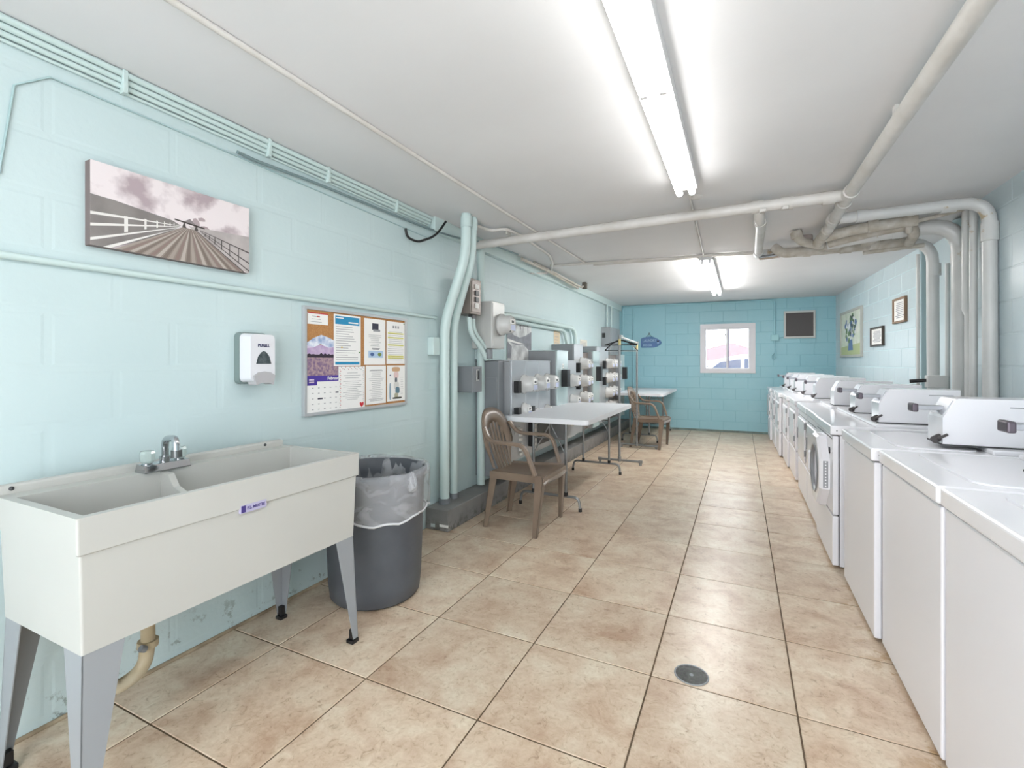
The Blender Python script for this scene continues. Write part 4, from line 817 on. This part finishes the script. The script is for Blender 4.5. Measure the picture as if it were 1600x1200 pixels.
# trap under sink
tr = thing('sink_trap', 'cream plastic drain trap under the laundry sink', 'drain trap', (-1.84, 0.95, 0.2))
M_trap = mat('cream_plastic', (198,188,164), 0.45, 0, (178,162,132), 12)
MB().tube([(-1.82, 0.925, 0.474), (-1.82, 0.925, 0.285)], 0.021, M_trap, n=14).build('tailpiece', tr)
MB().tube(fillet([(-1.82, 0.925, 0.30), (-1.82, 0.915, 0.215), (-1.82, 0.82, 0.19), (-1.82, 0.80, 0.30), (-1.84, 0.79, 0.40), (-2.14, 0.78, 0.41)], 0.06), 0.022, M_trap, n=14).build('trap_bend', tr)
MB().tube([(-1.82, 0.925, 0.285), (-1.82, 0.925, 0.307)], 0.031, M_trap, n=10).build('slip_nut', tr)
MB().tube([(-1.795, 0.905, 0.292), (-1.795, 0.89, 0.302)], 0.011, M_metald, n=8).build('clamp_screw', tr)

# ---------------- trash can ----------------
tc = thing('trash_can', 'round charcoal trash can beside the laundry sink', 'trash can', (-1.805, 2.03, 0))
TX, TY = -1.805, 2.03
MB().lathe([(0,0.004),(0.222,0.004),(0.236,0.02),(0.245,0.10),(0.262,0.60),(0.275,0.645),(0.280,0.672),(0.272,0.68),(0.262,0.675),(0.255,0.60),(0.235,0.03),(0,0.03)], M_can, n=48, o=(TX, TY, 0)).build('body', tc)
rb = random.Random(4)
NB = 72; prof = [(0.215,0.30),(0.235,0.45),(0.252,0.60),(0.266,0.684),(0.286,0.692),(0.291,0.66),(0.287,0.60),(0.289,0.52),(0.283,0.47),(0.279,0.455)]
vsb = []; ph = [rb.uniform(0, 2*PI) for _ in range(8)]
for i, (r, z) in enumerate(prof):
    for j in range(NB):
        a = 2*PI*j/NB
        amp = 0.006 if i in (3, 4) else 0.011
        rrv = r + amp*(0.45*math.sin(7*a+ph[0]+z*3)+0.35*math.sin(17*a+ph[1]-z*9)+0.3*math.sin(29*a+ph[2])+0.25*math.sin(3*a+ph[3]))
        if i >= 4: rrv = max(rrv, 0.272 + 0.003*(i >= 4))
        zz_ = z + (0.014*math.sin(3*a+ph[4])+0.006*math.sin(11*a+ph[5]))*(1 if i >= 7 else 0.35)
        vsb.append((TX+rrv*math.cos(a), TY+rrv*math.sin(a), zz_))
bgm = MB(); bgm.raw(vsb, [(i*NB+j, i*NB+(j+1) % NB, (i+1)*NB+(j+1) % NB, (i+1)*NB+j) for i in range(len(prof)-1) for j in range(NB)], M_bag, True)
# gathered knot at the right rim
bo = bgm.build('trash_bag', loc=(TX, TY, 0.455)); tag(bo, 'clear plastic bag lining the charcoal trash can, folded over the rim', 'trash bag')
hem = MB(); e_ = vsb[-NB:]; hem.tube([(TX+(p[0]-TX)*1.004, TY+(p[1]-TY)*1.004, p[2]) for p in e_], 0.006, mat('bag_hem', (205,206,208), 0.35), n=6, closed=True); 
ho = hem.build('bag_hem', bo)
kp = MB(); kp.lathe([(0.0,0.0),(0.022,0.01),(0.03,0.035),(0.024,0.07),(0.010,0.10),(0,0.11)], M_bag, n=12, o=(TX+0.285, TY-0.05, 0.585)); kp.build('bag_knot', bo)

# ---------------- chairs ----------------
def make_chair():
    t = thing('plastic_armchair', '', 'chair', (0,0,0))
    m_ = M_chair
    def bx_(y, z): return 0.045-0.115*(z-0.40)/0.49 + 0.55*y*y
    # seat shell, slightly dished with drop edge at front
    nx, ny = 10, 10; top = []; bot = []
    for i in range(nx+1):
        for j in range(ny+1):
            u = i/nx; v = j/ny*2-1; x = 0.05+0.45*u + 0.02*(1-v*v)*(u > 0.95); w = 0.205+0.045*u; y = v*w
            z = 0.425 + 0.012*v*v - 0.018*math.sin(PI*u) + 0.012*u - (0.05 if i == nx else (0.006 if i == nx-1 else 0)) - (0.012 if abs(v) > 0.99 else 0)
            top.append((x, y, z)); bot.append((x, y, z-0.008))
    f = [(i*(ny+1)+j, (i+1)*(ny+1)+j, (i+1)*(ny+1)+j+1, i*(ny+1)+j+1) for i in range(nx) for j in range(ny)]
    n_ = len(top); g = MB().raw(top+bot, f+[tuple(n_+k for k in q[::-1]) for q in f], m_, True); g.build('seat', t)
    # side and front aprons
    for s in (-1, 1):
        g = MB(); g.hexa([(0.04, s*0.205, 0.375), (0.48, s*0.247, 0.385), (0.48, s*0.240, 0.385), (0.04, s*0.198, 0.375)], [(0.04, s*0.207, 0.43), (0.48, s*0.25, 0.44), (0.48, s*0.243, 0.44), (0.04, s*0.20, 0.43)], m_); g.build('apron', t)
    g = MB(); g.box(0.485, 0.497, -0.24, 0.24, 0.378, 0.43, m_); g.build('apron', t, bev=0.003)
    # back arch: wide outer shell with an oval opening
    N_ = 28; ou = []; inn = []
    for k in range(N_+1):
        a = PI*k/N_; cy_ = math.cos(a); sz = math.sin(a)
        yo = 0.235*math.copysign(abs(cy_)**0.8, cy_); zo_ = 0.62+0.27*sz**0.9
        yi = 0.150*math.copysign(abs(cy_)**0.85, cy_); zi_ = 0.585+0.185*sz
        ou.append((yo, zo_)); inn.append((yi, zi_))
    ou = [(0.152, 0.44), (0.185, 0.53)]+ou+[(-0.185, 0.53), (-0.152, 0.44)]; inn = [(0.125, 0.43), (0.138, 0.51)]+inn+[(-0.138, 0.51), (-0.125, 0.43)]
    vs_ = []
    for (yo, zo_), (yi, zi_) in zip(ou, inn):
        ym, zm = (yo+yi)/2, (zo_+zi_)/2
        for (y, z, d) in ((yo, zo_, 0.0), (ym, zm, 0.010), (yi, zi_, 0.0)): vs_.append((bx_(y, z)+d, y, z))
        for (y, z, d) in ((yi, zi_, -0.012), (ym, zm, -0.002), (yo, zo_, -0.012)): vs_.append((bx_(y, z)+d, y, z))
    K = len(ou); fs = [(i*6+j, i*6+(j+1) % 6, (i+1)*6+(j+1) % 6, (i+1)*6+j) for i in range(K-1) for j in range(6)]
    MB().raw(vs_, fs+[tuple(range(6)), tuple((K-1)*6+j for j in range(6))[::-1]], m_, True).build('back_frame', t)
    # slats
    for k in range(5):
        yt = (k-2)*0.054; yb_ = (k-2)*0.046; zt = 0.585+0.185*math.sqrt(max(0, 1-(abs(yt)/0.150)**2))+0.012
        pts = []
        for q in range(7):
            u = q/6; z = 0.415+(zt-0.415)*u; y = yb_+(yt-yb_)*u; pts.append((bx_(y, z)+(0.03*(1-u)**3), y, z))
        g = MB(); w = 0.013
        vv = [];
        for (x, y, z) in pts: vv += [(x+0.004, y-w, z), (x+0.004, y+w, z), (x-0.006, y+w, z), (x-0.006, y-w, z)]
        g.raw(vv, [(i*4+j, i*4+(j+1) % 4, (i+1)*4+(j+1) % 4, (i+1)*4+j) for i in range(6) for j in range(4)], m_); g.build('slat', t)
    # arms flowing from the arch to the front legs
    for s in (-1, 1):
        p = fillet([(bx_(0.2, 0.74)+0.01, s*0.218, 0.76), (0.06, s*0.25, 0.66), (0.36, s*0.275, 0.655), (0.435, s*0.255, 0.44)], 0.07, 6)
        g = MB(); P = [Vector(q) for q in p]; vv = []
        for i, q in enumerate(P):
            tt = (P[min(i+1, len(P)-1)]-P[max(i-1, 0)]).normalized(); side = Vector((0, 1, 0)); nrm = tt.cross(side).normalized(); w = 0.024; h = 0.009
            for (a, b) in ((-1,-1),(-1,1),(-0.5,1.6),(0.5,1.6),(1,1),(1,-1)): vv.append(q+side*w*a+nrm*h*b)
        L_ = len(P); g.raw(vv, [(i*6+j, i*6+(j+1) % 6, (i+1)*6+(j+1) % 6, (i+1)*6+j) for i in range(L_-1) for j in range(6)]+[tuple(range(6)), tuple((L_-1)*6+j for j in range(6))[::-1]], m_); g.build('armrest', t, bev=0.003)
    # four legs: tapered angle sections
    def leg(xt, yt, xb, yb_, s, fr):
        g = MB(); th = 0.006
        wt, wb_ = 0.062, 0.034; fd = -1 if fr else 1
        for (dx, dy) in ((fd, 0), (0, -s)):
            oxx = 0 if dx else fd*th; oyy = 0 if dy else -s*th
            g.hexa([(xb, yb_, 0), (xb+dx*wb_, yb_+dy*wb_, 0), (xb+dx*wb_+oxx, yb_+dy*wb_+oyy, 0), (xb+oxx, yb_+oyy, 0)], [(xt, yt, 0.42), (xt+dx*wt, yt+dy*wt, 0.42), (xt+dx*wt+oxx, yt+dy*wt+oyy, 0.42), (xt+oxx, yt+oyy, 0.42)], m_)
        g.build('leg', t)
    for s in (-1, 1):
        leg(0.492, s*0.247, 0.452, s*0.275, s, True); leg(0.045, s*0.205, -0.012, s*0.215, s, False)
    return t
ch = make_chair(); index(ch)
ch['label'] = 'brown plastic armchair in front, left of the near white table'; ch['group'] = 'brown plastic armchairs'
ch.location = (-1.76, 3.395, 0)
c2 = copytree(ch); c2.location = (-1.47, 7.36, 0); c2.rotation_euler = (0, 0, math.radians(-4)); c2['label'] = 'far brown plastic armchair beyond the garment rack'

# ---------------- folding tables ----------------
def make_table(L_, Wd, H, name_loc, fe):
    t = thing('folding_table', '', 'table', (0,0,0)); th = 0.042
    MB().prism(rr2(-Wd/2, Wd/2, -L_/2, L_/2, 0.05), lambda p, k: (p[0], p[1], H-th+th*k), M_table, False).build('tabletop', t, bev=0.008)
    for s in (-1, 1):
        y = s*(L_/2-fe)
        for x in (-0.15, 0.15):
            l = MB().tube([(x, y, 0.13), (x, y, H-th)], 0.0125, M_tubeleg, n=10).build('leg', t)
            MB().tube([(x, y, 0.118), (x, y, 0.15)], 0.0165, M_black, n=10).build('leg_cap', l)
        MB().tube(fillet([(-0.275, y, 0.02), (-0.262, y, 0.115), (0.262, y, 0.115), (0.275, y, 0.02)], 0.07), 0.012, M_tubeleg, n=10).build('foot_bar', t)
        for x in (-0.275, 0.275): MB().tube([(x, y, 0.0), (x, y, 0.03)], 0.0155, M_black, n=10).build('foot_cap', t)
        MB().tube([(-0.15, y, 0.46), (0.0, y-s*0.02, H-th-0.02)], 0.006, M_tubeleg, n=6).tube([(0.15, y, 0.46), (0.0, y-s*0.02, H-th-0.02)], 0.006, M_tubeleg, n=6).build('brace', t)
        MB().tube([(0, y-s*0.02, H-th-0.02), (0, y-s*0.42, H-th-0.01)], 0.007, M_tubeleg, n=6).build('folding_stay', t)
        MB().tube([(-0.15, y, 0.60), (0.15, y, 0.60)], 0.006, M_tubeleg, n=6).build('crossbar', t)
    return t
tb = make_table(1.73, 0.76, 0.785, None, 0.13); tb.location = (-1.49, 4.585, 0); index(tb); tb['label'] = 'near white folding table in front of the electric meters'; tb['group'] = 'white folding tables'
tb2 = copytree(tb); tb2.location = (-1.45, 8.44, 0); tb2.scale = (1, 1, 0.985); tb2['label'] = 'far white folding table against the turquoise wall'

# ---------------- garment rack and hangers ----------------
rk = thing('garment_rack', 'tall steel tube garment rack between the two tables', 'garment rack', (-1.36, 6.5, 0))
for (y, x, zt) in ((5.9, -1.355, 1.575), (7.1, -1.375, 1.545)):
    MB().tube([(-1.60, y, 0.045), (-1.10, y, 0.045)], 0.014, M_tubeleg, n=10).build('base_bar', rk)
    for xx in (-1.60, -1.10): MB().tube([(xx, y, 0.045), (xx, y-0.0, 0.0)], 0.017, M_tubeleg, n=10).tube([(xx-0.022, y, 0.045), (xx+0.022, y, 0.045)], 0.019, M_tubeleg, n=10).build('foot', rk)
    MB().tube([(x, y, 0.045), (x, y, zt)], 0.0145, M_chrome if False else M_tubeleg, n=10).build('post', rk)
    MB().tube([(x, y, 0.03), (x, y, 0.09)], 0.021, M_tubeleg, n=10).build('tee_fitting', rk)
    MB().tube([(x, y, zt-0.10), (x, y, zt-0.03)], 0.0165, mat('yellow_tape', (206,190,130), 0.6), n=10).build('tape', rk)
    MB().tube([(x, y, zt-0.025), (x, y, zt+0.02)], 0.023, M_tubeleg, n=10).build('corner_fitting', rk)
MB().tube([(-1.355, 5.9, 1.575), (-1.375, 7.1, 1.545)], 0.014, M_light, n=10).build('top_rail', rk)
def hanger(y, ang, m_, label, w=0.21, drop=0.11, r=0.006, x0=-1.357):
    p = lambda u, z: (x0+u*math.cos(ang), y+u*math.sin(ang), z); zr = 1.575
    g = MB()
    g.tube([p(0.015*math.sin(a), zr+0.004+0.020*math.cos(a)) if k < 7 else p(0, zr-0.03) for k, a in enumerate([-1.9+0.62*i for i in range(8)])], 0.003, M_chrome, n=6)
    t = tag(g.build('clothes_hanger', loc=(x0, y, zr-0.15)), label, 'hanger', 'hangers on the garment rack')
    MB().tube(fillet([p(-w, zr-0.05-drop), p(-w*0.55, zr-0.075), p(0, zr-0.035), p(w*0.55, zr-0.075), p(w, zr-0.05-drop)], 0.05), r, m_, n=8).build('shoulders', t)
    MB().tube([p(-w, zr-0.05-drop), p(w, zr-0.05-drop)], r*0.6, m_, n=6).build('trouser_bar', t)
hanger(5.97, math.radians(-8), M_black, 'black plastic hanger squared across the end of the rack', 0.21, 0.05, 0.009)
hanger(6.02, math.radians(42), M_black, 'black plastic hanger turned along the rack rail', 0.23, 0.12, 0.008)
hanger(6.08, math.radians(15), M_light, 'pale wire hanger behind the black ones', 0.18, 0.13, 0.003)

# ---------------- floor drain ----------------
dr = thing('floor_drain', 'round perforated metal drain set in the floor tiles', 'floor drain', (-0.178, 2.03, 0))
dx, dy = -0.178, 2.03
MB().lathe([(0,0.0012),(0.062,0.0012),(0.066,0.0006)], mat('drain_plate', (84,88,84), 0.5, 0.5), n=36, o=(dx, dy, 0)).build('plate', dr)
m = MB()
for (r0_, r1_, n_, gp) in ((0.050, 0.060, 14, 0.30), (0.035, 0.045, 10, 0.30), (0.020, 0.030, 7, 0.35)):
    for k in range(n_):
        a0 = 2*PI*(k+gp/2)/n_; a1 = 2*PI*(k+1-gp/2)/n_
        arc = [a0+(a1-a0)*q/3 for q in range(4)]
        m.face([(dx+r0_*math.cos(a), dy+r0_*math.sin(a), 0.002) for a in arc]+[(dx+r1_*math.cos(a), dy+r1_*math.sin(a), 0.002) for a in arc[::-1]], M_black)
m.build('slots', dr)
MB().lathe([(0.060,0.0015),(0.0605,0.0028),(0.065,0.0028),(0.066,0.001)], M_metal, n=36, o=(dx, dy, 0)).build('rim', dr)
MB().lathe([(0,0.003),(0.007,0.003),(0.009,0.0012)], M_metal, n=12, o=(dx, dy, 0)).build('screw', dr)

# ---------------- machines ----------------
def machine(kind, X, Y, w, label, group, knob=True, cx=0.24, ztop=0.868, slide=(0.02, 0.30)):
    t = thing('washing_machine' if kind != 'dryer' else 'clothes_dryer', label, 'washer' if kind != 'dryer' else 'dryer', (X, Y, 0), group)
    D = 0.66; zt = ztop-0.062
    def b(x0, x1, y0, y1, z0, z1, m_=M_white, nm='part', par=t, bev=0.004, seg=2): return MB().box(X+x0, X+x1, Y+y0, Y+y1, z0, z1, m_).build(nm, par, bev=bev, seg=seg)
    b(0.036, D, 0.007, w-0.007, 0.012, zt, M_white, 'cabinet')
    b(0.028, 0.038, 0.014, w-0.014, 0.02, zt, M_seam, 'seam', bev=0)
    for yy in (0.04, w-0.07):
        for xx in (0.05, D-0.08): b(xx, xx+0.03, yy, yy+0.03, 0.0, 0.012, M_dgrey, 'levelling_foot', bev=0)
    if kind == 'washer':
        b(0.0, 0.030, 0.002, w-0.002, 0.018, zt-0.002, M_whited, 'front_panel', bev=0.006)
    else:
        b(0.0, 0.030, 0.002, w-0.002, 0.325, zt-0.002, M_whited, 'front_panel', bev=0.005)
        b(-0.002, 0.030, 0.002, w-0.002, 0.018, 0.318, M_whited, 'toe_panel', bev=0.005)
    b(-0.012, D, 0.0, w, zt+0.004, ztop, M_white, 'top_deck', bev=0.010, seg=3)
    b(cx+(0.14 if kind == 'washer' else -0.03), D, 0.012, w-0.012, ztop-0.002, ztop+0.020, M_white, 'rear_deck', bev=0.008, seg=3)
    MB().lathe([(0,0.001),(0.0045,0.0)], M_dgrey, n=8, o=(X+0.02, Y-0.0005, ztop-0.03), axis='y').build('screw', t)
    if kind == 'washer':
        # lid outline, slightly raised with rounded front corners
        pts = [(cx-0.03, 0.06), (cx-0.03, w-0.06)]+[(0.065+0.05*(1-math.cos(a)), w-0.06-0.05+0.05*math.cos(a)*1.0) for a in (0.3, 0.8, 1.3)][::-1][:0]
        lid = rr2(0.10, cx+0.12, 0.055, w-0.055, 0.06)
        MB().prism([(q[0], q[1]) for q in lid], lambda p, k: (X+p[0], Y+p[1], ztop+0.0005+0.006*k), M_white).build('lid', t, bev=0.004)
    # coin meter housing: narrow along the row, deep toward the wall
    c0, c1 = cx, 0.62; z0, z1 = ztop+0.022, 1.094; h0, h1 = 0.085, 0.265
    prof = [(c0, z0), (c0, 1.008), (c0+0.004, 1.016), (c0+0.046, z1-0.004), (c0+0.054, z1), (c1, z1), (c1, z0)]
    con = MB().prism(prof, lambda p, k: (X+p[0], Y+h0+(h1-h0)*k, p[1]), M_white).build('coin_meter_housing', t, bev=0.002)
    MB().box(X+c0-0.004, X+c1+0.004, Y+h0-0.006, Y+h1+0.006, z0-0.002, z0+0.004, M_seam).build('base_gasket', con)
    MB().box(X+c1-0.14, X+c1-0.03, Y+h0-0.002, Y+h0, z1-0.035, z1-0.031, M_grey).build('vent_slot', con)
    ym = Y+(h0+h1)/2
    MB().hexa([(X+c0+0.008, Y+h0+0.015, 1.018), (X+c0+0.008, Y+h1-0.015, 1.018), (X+c0+0.042, Y+h1-0.015, 1.084), (X+c0+0.042, Y+h0+0.015, 1.084)], [(X+c0+0.004, Y+h0+0.015, 1.021), (X+c0+0.004, Y+h1-0.015, 1.021), (X+c0+0.038, Y+h1-0.015, 1.087), (X+c0+0.038, Y+h0+0.015, 1.087)], mat('coin_plate', (176,178,184), 0.3, 0.4)).build('coin_plate', con)
    if knob:
        MB().box(X+c0-0.075, X+c0+0.05, ym-0.032, ym+0.032, 1.036, 1.056, mat('coin_slide_grey', (170,172,178), 0.35, 0.3)).build('coin_slide', con, bev=0.003)
        MB().box(X+c0-0.092, X+c0-0.068, ym-0.036, ym+0.036, 1.026, 1.064, mat('coin_slide_end', (96,88,96), 0.4, 0.5)).build('coin_slide_handle', con, bev=0.006)
        kk = MB().tube([(X+c0, Y+h0+0.035, z0+0.030), (X+c0-0.026, Y+h0+0.015, z0+0.018)], 0.016, mat('lock_metal', (96,92,92), 0.4, 0.6), n=10)
        kk.tube([(X+c0-0.012, Y+h0+0.01, z0+0.026), (X+c0+0.010, Y+h0-0.018, z0+0.048)], 0.006, MATS['lock_metal'], n=8); kk.build('lock_knob', con)
    if kind == 'dryer':
        d = b(-0.014, 0.0, 0.08, w-0.08, 0.36, zt-0.07, M_white, 'door', bev=0.012, seg=3)
        for z in (0.42, zt-0.14): b(-0.018, -0.004, 0.055, 0.078, z, z+0.055, M_grey, 'hinge', t, bev=0.002)
        b(-0.022, -0.014, w-0.12, w-0.10, 0.52, 0.62, M_grey, 'door_handle', d, bev=0.002)
        b(-0.0015, 0.0, 0.02, w-0.02, zt-0.05, zt-0.046, M_seam, 'trim_line', t, bev=0)
    if kind == 'front':
        # octagonal door bulging out, with recessed dark porthole
        yc, zc_ = w/2+0.00, 0.545; R = 0.245
        def oc(r, sq=1.0): return [(yc+r*math.cos(PI/8+k*PI/4)*1.0, zc_+r*math.sin(PI/8+k*PI/4)*sq) for k in range(8)]
        o_ = MB(); po, pi_ = oc(R), None
        NN = 32; outer = []; inner = []; inner2 = []
        for k in range(NN):
            a = 2*PI*k/NN
            # octagon radius at angle a
            q = ((a+PI/8) % (PI/4)) - PI/8; rr_o = R*math.cos(PI/8)/math.cos(q)
            outer.append((yc+rr_o*math.cos(a), zc_+rr_o*math.sin(a))); inner.append((yc+0.165*math.cos(a), zc_+0.165*math.sin(a))); inner2.append((yc+0.145*math.cos(a), zc_+0.145*math.sin(a)))
        lay = [(outer, 0.0), (outer, -0.040), ([(yc+(p[0]-yc)*0.94, zc_+(p[1]-zc_)*0.94) for p in outer], -0.056), (inner, -0.056), (inner2, -0.020)]
        vv = [];
        for L2, xx in lay: vv += [(X+xx, Y+p[0], p[1]) for p in L2]
        o_.raw(vv, [(i*NN+k, i*NN+(k+1) % NN, (i+1)*NN+(k+1) % NN, (i+1)*NN+k) for i in range(len(lay)-1) for k in range(NN)], M_white)
        door = o_.build('door', t)
        hy, hang = Y+w/2-R*0.92, math.radians(9)
        MB().lathe([(0.150, 0.0), (0.12, 0.012), (0.06, 0.028), (0, 0.032)], mat('porthole', (52,56,64), 0.08), n=32, o=(X-0.022, Y+yc, zc_), axis='x').build('porthole', door)
        MB().lathe([(0.165,-0.057),(0.158,-0.063),(0.150,-0.057),(0.146,-0.04)], M_grey, n=32, o=(X, Y+yc, zc_), axis='x').build('gasket_ring', door)
        yf = yc-R*math.cos(PI/8)
        MB().box(X-0.036, X-0.008, Y+yf-0.0015, Y+yf+0.001, zc_-0.085, zc_+0.085, M_grey).build('hinge_strip', door)
        for k in range(9): MB().box(X-0.026, X-0.018, Y+yf-0.0025, Y+yf-0.001, zc_-0.079+k*0.019, zc_-0.070+k*0.019, M_white).build('hinge_vent', door)
        MB().box(X-0.072, X-0.045, Y+yc+R*0.72, Y+yc+R*0.90, zc_-0.06, zc_+0.08, M_white).build('door_handle', door, bev=0.01)
        b(-0.0015, 0.0, 0.03, w-0.03, zt-0.022, zt-0.018, M_seam, 'trim_line', t, bev=0)
        MB().lathe([(0.19,0.0),(0.19,-0.003),(0.15,-0.003),(0.15,0.0)], M_seam, n=32, o=(X, Y+yc, zc_), axis='x').build('drum_opening', t)
        for z in (0.80-0.1, 0.70): b(-0.004, 0.0, 0.10, 0.13, z-0.02, z+0.02, M_grey, 'catch', t, bev=0.001)
    return t
machine('washer', 0.565, 1.205, 0.690, 'white top-load washer nearest the camera at the right edge', 'white washers and dryers in a row', cx=0.31)
machine('washer', 0.560, 1.905, 0.690, 'white top-load washer second from the camera', 'white washers and dryers in a row', cx=0.295)
machine('washer', 0.538, 2.620, 0.690, 'white top-load washer third from the camera, beside the round-door machine', 'white washers and dryers in a row', cx=0.262)
machine('front', 0.505, 3.455, 0.680, 'white front-load washer with a protruding octagonal door and round window', 'white washers and dryers in a row', cx=0.245)
rows = [(0.520, 4.15, 'white square-door dryer just beyond the machine with the octagonal door', True), (0.520, 4.85, 'white square-door dryer sixth from the camera', False), (0.520, 5.80, 'white square-door dryer seventh in the row, after a gap', True),
        (0.500, 6.50, 'white square-door dryer fourth from the turquoise wall', True), (0.460, 7.22, 'white square-door dryer third from the turquoise wall', True), (0.450, 7.94, 'white square-door dryer next to last before the turquoise wall', True), (0.425, 8.65, 'white square-door dryer last in the row by the turquoise wall', True)]
CXS = (0.236, 0.21, 0.185, 0.183, 0.19, 0.20, 0.205)
for k, (x, y, lb, kn) in enumerate(rows):
    machine('dryer', x, y, 0.680, lb, 'white washers and dryers in a row', knob=kn, cx=CXS[k], ztop=0.862 - 0.003*k)
